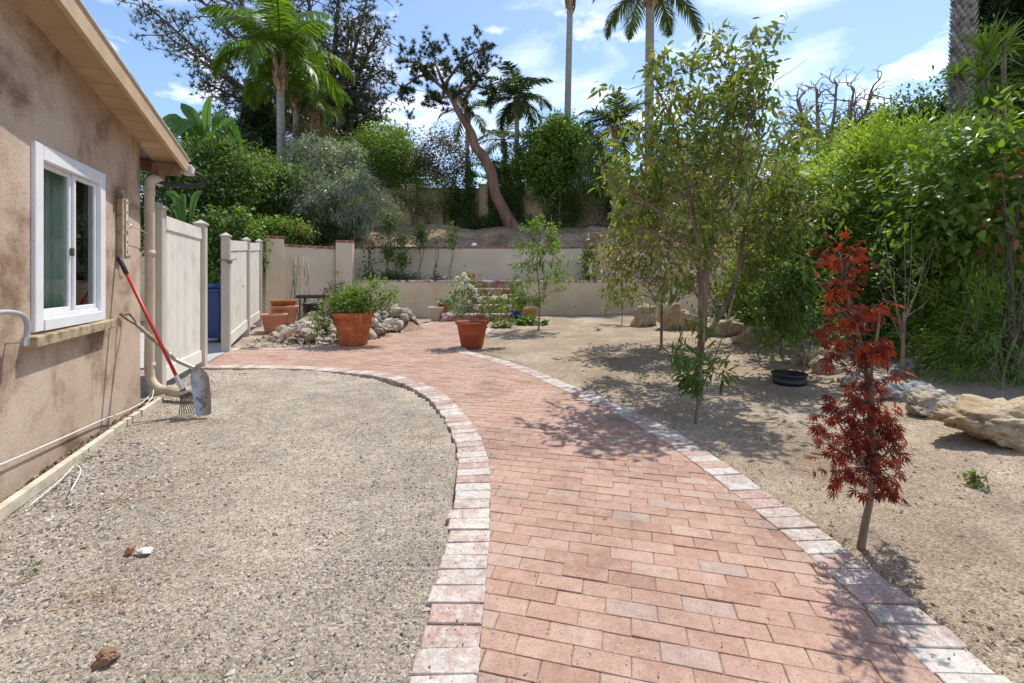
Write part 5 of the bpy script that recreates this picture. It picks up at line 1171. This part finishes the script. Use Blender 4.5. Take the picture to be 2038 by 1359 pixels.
def palm(label, px, pyb, pyt, Y, r0, r1, nf, Lf, mat='palm', zb=None, lean=0, crown=.9, ll=.55, lw=.04, el=(-.2, 1.3), droop=1.6, trunkm='palm_trunk', husk=True, wind=None, name='palm_tree', group=None, hang=.35, nl=44):
    top = P(px + lean, pyt, Y); b = P(px, pyb, Y); b[2] = hz(Y) - .1 if zb is None else zb
    t = thing(name, label, 'palm tree', b, group); mb = MB(); c = catmull([b, (b * .6 + top * .4) + [rng.normal() * .05, 0, 0], top], 10); tube(mb, c, np.interp(np.linspace(0, 1, len(c)), [0, .12, 1], [r0 * 1.15, r0, r1]), 14, False); obj('trunk', mb, M[trunkm], t, True)
    if husk:
        mb = MB(); n = 46; a = rng.random(n) * 6.28; z = rng.random(n) * crown; rr = r1 * (1.0 + .25 * np.sin(z / crown * 3)); p = top + np.stack([np.cos(a) * rr, np.sin(a) * rr, z - crown * .85], 1)
        scatter(mb, T_LAN, p, np.stack([np.cos(a) * .35, np.sin(a) * .35, np.ones(n)], 1), np.stack([np.cos(a), np.sin(a), np.zeros(n)], 1), crown * .45, r1 * 1.3); obj('husk', mb, M['palm_husk'], t)
        mb = MB(); tube(mb, [top - [0, 0, crown * .2], top + [0, 0, crown * .35], top + [0, 0, crown]], [r1 * 1.05, r1 * .8, r1 * .3], 12); obj('crownshaft', mb, M['mid'] if mat == 'palm' else M['palm_husk'], t, True)
    for k in range(nf):
        az = k * 2.399 + rng.normal() * .15; e = el[0] + (el[1] - el[0]) * ((k + .5) / nf) + rng.normal() * .08
        if wind is not None: az = wind + rng.normal() * .9
        mb = MB(); frond(mb, top + [0, 0, crown * .4], az, e, Lf * (.85 + .25 * rng.random()), droop * (1.1 - .35 * (k / nf)), ll=ll, lw=lw, hang=hang, nl=nl); obj('frond', mb, M[mat], t)
    return t
palm('tall king palm with bright green drooping fronds beyond the house roof', 558, 330, 138, 20.5, .19, .16, 18, 4.0, crown=1.4, ll=.85, lw=.05, el=(.1, 1.55), droop=2.5, hang=.9, nl=92)
palm('thinner king palm with a lower crown right behind the tall one', 588, 300, 200, 23, .15, .12, 15, 3.0, crown=1.0, ll=.7, lw=.045, el=(-.1, 1.5), droop=2.2, hang=.8, nl=74)
palm('short shaggy palm trunk with sparse crown right of the king palms', 626, 300, 215, 25, .26, .24, 10, 2.4, 'palm_d', crown=.9, ll=.55, lw=.05, el=(-.4, 1.2), trunkm='palm_husk')
palm('tall slender grey palm trunk in the middle of the sky', 1127, 300, -12, 25, .20, .16, 10, 3.2, crown=1.3, ll=.7, lw=.05, el=(.75, 1.5), droop=1.2, lean=8)
palm('tall palm with dark hanging fronds above the multi-stemmed tree', 1294, 330, -15, 27, .29, .24, 20, 4.8, 'palm_d', crown=1.3, ll=1.1, lw=.065, el=(-.1, 1.3), droop=1.7, lean=0, hang=.9, nl=80)
palm('windswept small palm right behind the leaning pine', 1029, 380, 212, 22, .14, .11, 16, 2.1, 'palm_d', crown=.8, ll=.55, lw=.045, el=(-.3, 1.4), droop=2.2, hang=.6, nl=60)
palm('small dark palm half hidden left of the leaning pine trunk', 930, 380, 235, 25, .13, .11, 10, 2.2, 'palm_d', crown=.7, ll=.5, lw=.045, el=(-.2, 1.2), droop=1.9)
palm('lower fronded palm between the leaning pine and the fig tree', 1003, 400, 290, 24, .13, .11, 12, 2.2, 'palm_d', crown=.6, ll=.55, lw=.04, el=(-.3, 1.1), droop=2.0)
palm('bushy round headed small palm left of the multi-stemmed tree', 1226, 380, 262, 19, .13, .11, 17, 1.7, 'palm_d', crown=.6, ll=.5, lw=.045, el=(-.3, 1.4), droop=1.8)
palm('bright fan of low palm fronds behind the boundary wall', 985, 420, 372, 23.5, .12, .10, 10, 1.9, 'palm', crown=.5, ll=.5, lw=.05, el=(.0, 1.3), droop=1.6)
# thick patterned palm trunk at the right
t = thing('palm_tree', 'thick palm trunk patterned with diamond shaped leaf bases behind the right hand hedge', 'palm tree', P(1905, 560, 10) * [1, 1, 0])
b, e = P(1895, 560, 10) * [1, 1, 0], P(1932, -330, 10); mb = MB(); tube(mb, [b, (b + e) / 2, e], [.20, .165, .15], 16, False); obj('trunk', mb, M['palm_trunk'], t, True)
mb = MB(); T_BOOT = (np.array([(0, -.5, 0), (0, .5, 0), (.55, .42, .16), (1, 0, .34), (.55, -.42, .16), (.5, 0, .26)]), np.array([(0, 1, 5), (1, 2, 5), (2, 3, 5), (3, 4, 5), (4, 0, 5)]))
n = 1300; k = np.arange(n); a = k * 2.399963; z = k / n; p = b + (e - b) * z[:, None] + np.stack([np.cos(a), np.sin(a), 0 * a], 1) * .165; o = np.stack([np.cos(a), np.sin(a), 0 * a], 1)
scatter(mb, T_BOOT, p, UP + o * .12, o, .17, .11); M['palm_husk_grey'] = pmat('old_leaf_base', [(.09, .085, .08), (.22, .205, .195), (.30, .285, .27)], 6, rand=.35); tag(obj('leaf_base', mb, M['palm_husk_grey'], t), kind='stuff')
for k in range(12): mb = MB(); frond(mb, e, k * 2.399, .1 + .09 * k, 3, 1.4, ll=.7); obj('frond', mb, M['palm_d'], t)

# yucca
y = thing('yucca', 'tall yucca with several rosettes of pointed leaves behind the hedge at the right', 'yucca', P(1962, 560, 8.6) * [1, 1, 0]); mb = MB()
HD = [(1965, 110, 8.6, .85), (1955, 160, 8.4, .75), (1930, 235, 8.4, .45), (1985, 200, 8.8, .7), (1905, 150, 8.8, .4), (1965, 215, 8.3, .6), (1998, 90, 8.9, .6)]
for px, py, Y, s in HD:
    b = P(1962, 560, 8.6) * [1, 1, 0] + rng.normal(size=3) * .06; e = P(px, py, Y); tube(mb, catmull([b, (b + e) / 2 + [rng.normal() * .1, 0, 0], e], 6), np.linspace(.07, .035, 13), 7, False)
obj('trunk', mb, M['bark'], y, True)
for px, py, Y, s in HD:
    n = 42; d = nrm(rdir(n) + np.array([0, 0, .35])); leafparts(y, T_BLD, np.repeat(P(px, py, Y)[None], n, 0) + d * .03, d, UP + rdir(n) * .3, s * (.6 + .35 * rng.random(n)), .045, M['yucca'], 'blade')

# --- needle trees
def tufts(mb, pts, per, L, Wd, dirs=None, up=.4):
    N = len(pts); pos = np.repeat(pts, per, 0); d = rdir(N * per) + np.array([0, 0, up])
    if dirs is not None: d = d + np.repeat(dirs, per, 0) * .8
    scatter(mb, T_NDL, pos, nrm(d), rdir(N * per), L * (.7 + .5 * rng.random(N * per)), Wd)
lp = P(1022, 456, 19.6); lp[2] = float(np.interp(19.6, ys, hz(ys))) - .15
t = thing('leaning_pine', 'leaning pine with a twisted reddish trunk and dark clumps of needles against the sky', 'tree', lp); wood = MB()
Yp = 19.6; trunk = [(1022, 456), (1002, 418), (986, 385), (978, 345), (962, 312), (946, 292), (938, 264), (915, 226), (900, 196), (884, 170)]
c = catmull([lp] + [P(x, y_, Yp) for x, y_ in trunk[1:]], 6); tube(wood, c, np.interp(np.linspace(0, 1, len(c)), [0, .1, .6, 1], [.36, .25, .19, .09]), 12, False)
br = [[(938, 264), (925, 215), (912, 185), (935, 140), (958, 98)], [(900, 196), (870, 165), (840, 150), (806, 172), (792, 188)], [(884, 170), (872, 140), (862, 105), (856, 84)], [(912, 185), (940, 170), (970, 178), (985, 195)], [(884, 170), (905, 140), (930, 112), (975, 92)], [(870, 165), (835, 125), (815, 125)], [(920, 205), (950, 160), (975, 140)], [(884, 170), (880, 195), (862, 190)]]
tp = []
for b in br:
    c = catmull([P(x, y_, Yp + (0 if i < 1 else rng.normal() * .35)) for i, (x, y_) in enumerate(b)], 6); tube(wood, c, np.linspace(.085, .02, len(c)), 7, False)
    for k in range(len(c) // 3, len(c)):
        for _ in range(1):
            e = c[k] + rng.normal(size=3) * np.array([.36, .4, .3]); tube(wood, [c[k], (c[k] + e) / 2 + rng.normal(size=3) * .04, e], [.02, .014, .01], 4, False); tp += [e + rng.normal(size=3) * .11 for _ in range(8)]
obj('trunk', wood, M['bark_red'], t, True); mb = MB(); tufts(mb, np.array(tp), 26, .19, .032); tag(obj('needles', mb, M['needle'], t), kind='stuff')
tb_ = np.array([-11.3, 31, 4.0]); t = thing('tall_pine', 'very large open crowned pine spreading behind the king palms', 'tree', tb_); wood = MB(); tp = []
root = P(655, 262, 31); tube(wood, catmull([tb_, tb_ * .4 + root * .6, root], 5), np.linspace(.75, .55, 11), 10, False)
for ex, ey, dy in ((285, 5, 0), (330, 70, 1), (375, -30, -1), (440, -70, 0), (520, -110, 1), (600, -110, -1), (680, -90, 0), (735, -20, 1), (752, 60, 0), (745, 130, -1), (755, 190, 1), (735, 245, 0), (410, 165, 0), (430, 235, 1), (700, 40, -2), (640, 60, -2), (690, 140, -2), (570, -20, -2), (480, 40, -1)):
    e = P(ex, ey, 31 + dy * 1.2); m1 = root * .6 + e * .4 + np.array([0, 0, -.5 + rng.normal() * .4]); c = catmull([root, m1, e], 10); n = len(c); tube(wood, c, np.linspace(.30, .06, n), 6, False)
    for k in range(int(n * .38), n):
        for _ in range(4):
            q_ = c[k] + rng.normal(size=3) * np.array([.8, .8, .6]) + (e - root) * .04; tube(wood, [c[k], (c[k] + q_) / 2 + rng.normal(size=3) * .1, q_], [.05, .035, .02], 4, False); tp += [q_ + rng.normal(size=3) * .3 for _ in range(5)]
obj('trunk', wood, M['bark_dark'], t, True); tp = np.array(tp)
k = rng.random(len(tp)) < .72; mb = MB(); tufts(mb, tp[k], 13, .36, .05); tag(obj('needles', mb, M['needle'], t), kind='stuff'); mb = MB(); tufts(mb, tp[~k], 12, .34, .05); tag(obj('dry_needles', mb, M['needle_b'], t), kind='stuff')
def conifer(label, px, pyt, Y, zb, R, n, mat='needle', L=.28, Wd=.045, per=14):
    b = P(px, HY, Y); b[2] = zb; H = P(px, pyt, Y)[2] - zb; t = thing('conifer', label, 'tree', b); wood = MB(); tube(wood, [b, b + [0, 0, H * .6], b + [0, 0, H]], [.16, .1, .03], 7, False); tp, dr = [], []
    for k in range(n):
        u = rng.random() ** .8; a = rng.random() * 6.28; l = R * (1.02 - u * .9) * (.7 + .4 * rng.random()); s = b + [0, 0, H * (.06 + .93 * u)]; e = s + np.array([math.cos(a) * l, math.sin(a) * l, l * .12]); tube(wood, [s, (s + e) / 2 - [0, 0, l * .06], e], [.03, .02, .008], 4, False)
        for f in np.linspace(.25, 1, 9): q_ = s + (e - s) * f; tp += [q_ + rng.normal(size=3) * .09 * R, q_ + rng.normal(size=3) * .07 * R]; dr += [nrm(e - s)] * 2
    obj('trunk', wood, M['bark_dark'], t); mb = MB(); tufts(mb, np.array(tp), per, L, Wd, np.array(dr), .3); tag(obj('needles', mb, M[mat], t), kind='stuff'); return t
conifer('dark layered conifer left of the tall king palm trunk', 512, 178, 24, 3.9, 2.3, 150)
conifer('tall dark conifer at the top right corner', 2015, -160, 14, -.1, 2.3, 230, L=.35, Wd=.06)
conifer('narrow dark conifer between the thick palm trunk and the corner conifer', 1960, -70, 16, -.1, 1.1, 110, L=.3, Wd=.05)
# leafless tree
b = P(1640, 560, 15); b[2] = -.05; t = thing('bare_tree', 'leafless grey tree standing against the sky beyond the hedge', 'tree', b); wood = MB(); tips = []
top = P(1635, 275, 15); tube(wood, catmull([b, (b + top) / 2 + [.1, 0, 0], top], 5), np.linspace(.17, .12, 11), 9, False)
for ex, ey in ((1590, 150), (1625, 130), (1665, 120), (1700, 130), (1735, 130), (1600, 190), (1715, 190), (1570, 215)):
    e = P(ex, ey + 48, 15 + rng.normal() * .4); m1 = P(1635 + (ex - 1635) * .75, 245, 15); c = catmull([top - [0, 0, .2 * rng.random()], m1, e], 6); n = len(c); tube(wood, c, np.linspace(.075, .03, n), 6, False)
    for k in range(n // 3, n, 1): grow(wood, c[k], nrm(c[k] - c[max(0, k - 2)]) + rdir(1)[0] * .95 + UP * .1, .42, .032, 2, tips, 2, .75, .08, .72, .26)
obj('trunk', wood, M['bark'], t, True)

# --- banana plants
def banana(label, base, heads, mat='banana', r=.1):
    t = thing('banana_plant', label, 'banana plant', base); base = np.array(base, float)
    for (tip, mid, w) in heads:
        p = catmull([base + [0, 0, .0], np.array(mid), np.array(tip)], 9); n = len(p); mb = MB(); tube(mb, p, np.linspace(r * .35, .008, n), 6, False); obj('leaf_stalk', mb, M['mid'], t, True)
        k0 = int(n * .38); q = p[k0:]; m = len(q); tt = nrm(np.gradient(q, axis=0)); fc = nrm(np.array([.15 * rng.normal(), -1, .35])); sd = nrm(np.cross(tt, fc)); up = np.cross(sd, tt); u = np.linspace(0, 1, m); pr = w * np.sin(np.clip(u * .93 + .07, 0, 1) * math.pi) ** .5
        mb = MB(); V = np.concatenate([q - sd * pr[:, None] + up * pr[:, None] * .25, q, q + sd * pr[:, None] + up * pr[:, None] * .25]); i = np.arange(m - 1); f = [np.stack([i, i + 1, i + 1 + m, i + m], 1), np.stack([i + m, i + 1 + m, i + 1 + 2 * m, i + 2 * m], 1)]
        mb.add(V, np.concatenate(f)); obj('leaf', mb, M[mat], t, True)
Yb = 15.0; bb = P(418, 330, Yb); bb[2] = 2.0
banana('large banana plant rising behind the house eave', bb, [(P(x, y_, Yb + dy), P(mx, my, Yb), w) for x, y_, mx, my, dy, w in ((360, 205, 400, 270, .2, .20), (418, 190, 412, 265, 0, .19), (470, 235, 440, 280, -.2, .2), (325, 250, 385, 268, .4, .17), (318, 300, 375, 262, -.3, .17), (480, 300, 445, 262, .2, .24), (345, 275, 395, 262, -.5, .17), (445, 215, 432, 270, .5, .2), (300, 270, 360, 250, 0, .17))])
Yb = 11.5; bb = P(372, 440, Yb); bb[2] = 1.4
banana('small young banana plant behind the white fence panel', bb, [(P(x, y_, Yb), P(mx, my, Yb), w) for x, y_, mx, my, w in ((330, 382, 355, 405, .10), (350, 395, 362, 410, .09), (402, 380, 385, 408, .10), (362, 385, 366, 410, .08), (340, 415, 352, 420, .09))])
Yb = 11.0; bb = P(1560, 480, Yb); bb[2] = 0
banana('banana plant with a broad upright leaf behind the multi-stemmed tree', bb, [(P(x, y_, Yb), P(mx, my, Yb), w) for x, y_, mx, my, w in ((1612, 262, 1572, 330, .12), (1530, 300, 1548, 350, .2), (1590, 330, 1570, 370, .18))])

# --- trees and shrubs on the hill
S = lambda label, px, py, Y, R, ncl, per, cr, L, Wd, mat, T=T_DIA, name='hill_shrub', cat='shrub', zb=None, **k: shrub(name, label, P(px, py, Y), R, ncl, per, cr, L, Wd, mat, T, cat, None, (float(hz(Y)) - .1 if zb is None else zb), **k)
S('bushy green shrub behind the house eave and white fence', 420, 350, 15, (1.7, 1.2, 1.2), 260, 40, .17, .14, .06, 'mid', T_LAN, zb=.5)
S('rounded green shrub below the king palm trunk', 520, 375, 17.5, (1.5, 1.1, 1.2), 220, 40, .17, .13, .06, 'mid', T_LAN)
S('darker green shrub under the banana plant', 330, 400, 13.5, (1.4, 1, 1.1), 160, 36, .17, .14, .06, 'dark', T_LAN, zb=.3)
S('silvery grey feathery acacia draping over the bank', 680, 400, 17.8, (2.1, 1.2, 1.25), 170, 70, .14, .17, .03, 'silver', T_BLD, name='acacia', cat='tree', down=.9, out=.9)
S('upper mound of the silvery acacia with brownish new growth', 640, 320, 19.5, (1.7, 1.1, 1.0), 110, 66, .15, .17, .03, 'silver', T_BLD, name='acacia', cat='tree', down=.5)
S('brownish flowering top of the shrub behind the acacia', 615, 285, 21, (1.1, .8, .7), 90, 40, .2, .16, .03, 'purple', T_DIA)
S('round dark green ficus left of the purple leaved tree', 785, 345, 21.8, (1.45, 1.2, 1.75), 260, 55, .18, .13, .06, 'mid', T_DIA, name='ficus_tree', cat='tree', down=.1)
S('lighter round green crown behind the dark ficus', 770, 305, 24, (1.4, 1.1, 1.4), 170, 50, .2, .15, .07, 'bright', T_DIA, name='ficus_tree', cat='tree', down=.1)
S('purple grey leaved small tree left of the leaning pine', 885, 320, 21.2, (1.35, .9, 1.35), 200, 30, .2, .12, .06, 'purple', T_DIA, name='purple_tree', cat='tree')
S('sparse lower branches of olive leaves under the purple tree', 855, 385, 20.4, (1.2, .7, .8), 100, 26, .2, .11, .045, 'olive', T_DIA)
S('big leafy fig tree right of the leaning pine', 1100, 315, 20.6, (1.5, 1.1, 1.75), 280, 50, .2, .15, .075, 'bright', T_LAN, name='fig_tree', cat='tree')
S('sunlit outer crown of a fig tree behind the tall grey palm', 1130, 290, 22.5, (1.5, .9, 1.4), 150, 44, .2, .16, .08, 'bright', T_LAN, name='fig_tree', cat='tree')
S('dark hedge under the fig tree on the boundary wall', 1120, 420, 20.4, (.8, .4, .8), 90, 40, .16, .11, .05, 'mid', T_DIA, name='hedge_shrub')
S('weeping pepper tree with fine green foliage right of the fig tree', 1192, 345, 19.4, (1.0, .9, 1.3), 190, 60, .13, .18, .02, 'mid', T_BLD, name='pepper_tree', cat='tree', down=1.3, out=.3)
S('dark shrub at the right end of the bank behind the multi-stemmed tree', 1250, 400, 19.8, (1.2, .8, 1.1), 140, 40, .18, .12, .05, 'dark', T_DIA)
S('green tree crown far right behind the multi-stemmed tree', 1400, 330, 24, (3.0, 1.5, 1.6), 240, 44, .3, .18, .08, 'mid', T_DIA, name='hill_tree', cat='tree')
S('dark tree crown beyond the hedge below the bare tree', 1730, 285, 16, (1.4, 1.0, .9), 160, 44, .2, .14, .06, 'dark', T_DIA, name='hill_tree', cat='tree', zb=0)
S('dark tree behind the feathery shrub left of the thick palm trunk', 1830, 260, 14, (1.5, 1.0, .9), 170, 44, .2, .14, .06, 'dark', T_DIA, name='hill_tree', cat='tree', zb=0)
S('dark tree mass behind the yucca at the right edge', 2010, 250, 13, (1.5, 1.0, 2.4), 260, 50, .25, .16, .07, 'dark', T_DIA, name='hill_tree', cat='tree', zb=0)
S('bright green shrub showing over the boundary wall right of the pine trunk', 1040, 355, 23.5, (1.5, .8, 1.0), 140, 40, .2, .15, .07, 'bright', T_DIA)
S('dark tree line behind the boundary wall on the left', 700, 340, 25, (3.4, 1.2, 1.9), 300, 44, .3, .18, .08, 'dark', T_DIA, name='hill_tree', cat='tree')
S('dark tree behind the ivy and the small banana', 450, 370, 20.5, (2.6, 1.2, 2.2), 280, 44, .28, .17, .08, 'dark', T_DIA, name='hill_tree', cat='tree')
S('ivy mound spilling over the wall behind the blue bin', 450, 500, 12.6, (.95, .6, 1.15), 190, 30, .13, .10, .075, 'mid', T_VIN, name='ivy', cat='ivy', zb=0)
S('green ground cover along the wall top left of the acacia', 520, 462, 15.2, (1.5, .6, .42), 170, 30, .12, .12, .05, 'bright', T_LAN, zb=2.0)
S('rust and yellow succulent clump on the wall top beside the pillar', 592, 462, 15.6, (.5, .4, .25), 40, 22, .09, .11, .045, 'rust', T_LAN, zb=2.2)
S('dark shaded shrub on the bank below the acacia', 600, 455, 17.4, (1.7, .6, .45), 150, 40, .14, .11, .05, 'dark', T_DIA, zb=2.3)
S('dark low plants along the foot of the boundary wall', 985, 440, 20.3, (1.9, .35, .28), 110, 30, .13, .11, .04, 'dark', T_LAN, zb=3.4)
for px, top, Y in ((905, 372, 20.6), (934, 330, 20.5), (985, 318, 20.55), (1031, 286, 20.5), (1008, 370, 20.6)):
    zt = P(px, top, Y)[2]; zb = float(hz(Y)); c = P(px, 0, Y); c[2] = (zt + zb) / 2
    lab = {905: 'short narrow cypress left of the purple tree trunk', 934: 'narrow dark cypress column left of the leaning pine trunk', 985: 'narrow cypress column behind the leaning pine trunk', 1031: 'tallest narrow cypress column right of the leaning pine trunk', 1008: 'short cypress between the pine trunk and the tallest cypress'}[px]
    shrub('cypress', lab, c, (.26, .26, (zt - zb) / 2), 120, 34, .07, .10, .045, 'dark', T_DIA, 'tree', None, zb, -.6, .5, 2)
for px, top, Y, h in ((822, 425, 20.4, 0), (1113, 395, 20.2, 0), (884, 370, 20.9, 0)):
    b = P(px, 450, Y); b[2] = float(hz(Y)) - .1; mb = MB(); tube(mb, [b, b + [.03, 0, 1.2], P(px + 2, top, Y)], [.07, .06, .05], 7)
    tag(obj('crown_trunk', mb, M['bark'], None, True, b), {822: 'pale thin trunk on the bank below the dark ficus', 1113: 'pale thin trunk below the fig tree', 884: 'pale thin trunk below the purple leaved tree'}[px], 'tree')  # trunks of the ficus, fig and purple tree crowns, built apart from them
# staked young plants on the terrace
for i, (px, top, base, n, mat, lab) in enumerate(((704, 470, 556, 0, 'mid', 'bare stake with no leaves at the left end of the terrace'), (733, 490, 556, 14, 'mid', 'twisted vine with few leaves beside the left bare stake'), (772, 440, 556, 60, 'mid', 'tall leafy staked vine near the pillar on the terrace'), (800, 470, 556, 44, 'mid', 'staked vine leaning over the wall cap left of the steps'), (837, 455, 556, 46, 'mid', 'staked young tree with a leafy head and bare stem on the terrace'), (867, 470, 556, 16, 'dark', 'thin stake with a small dark plant at its foot'), (898, 455, 556, 18, 'bright', 'thin staked seedling with yellow green tip right of the dark seedling'), (1172, 500, 556, 46, 'bright', 'bright green bushy plant by the white pipe on the terrace'))):
    Y = 16.0 + .1 * (i % 3); b = P(px, base, Y); b[2] = 1.12; t = thing('staked_vine', lab, 'plant', b); e = P(px, top, Y); mb = MB(); tube(mb, [b, (b + e) / 2, e], .012, 5); obj('stake', mb, M['cane'], t)
    if n == 0: continue
    zc = [b[2] + .15, (b[2] + e[2]) / 2, e[2] - .1] if px != 867 else [b[2] + .15]
    if px in (837, 898): zc = [e[2] - .15, e[2] - .35]
    pos = np.concatenate([np.array([b[0], b[1], z]) + rng.normal(size=(n * 5, 3)) * [.14, .1, .17] for z in zc]); N = len(pos); foliage(t, pos, nrm(rdir(N) + [0, 0, -.4]), rdir(N) + UP, .11, .05, mat, T_LAN)
    mb = MB(); tube(mb, catmull([b + [.06, 0, 0], b + [-.08, 0, .4], (b + e) / 2 + [.1, 0, .1], e + [0, 0, -.1]], 5), .012, 5); obj('stem', mb, M['bark_dark'], t)
S('dark seedlings growing along the back of the terrace', 780, 552, 16.3, (1.3, .2, .16), 60, 16, .07, .07, .03, 'dark', T_LAN, zb=1.1)
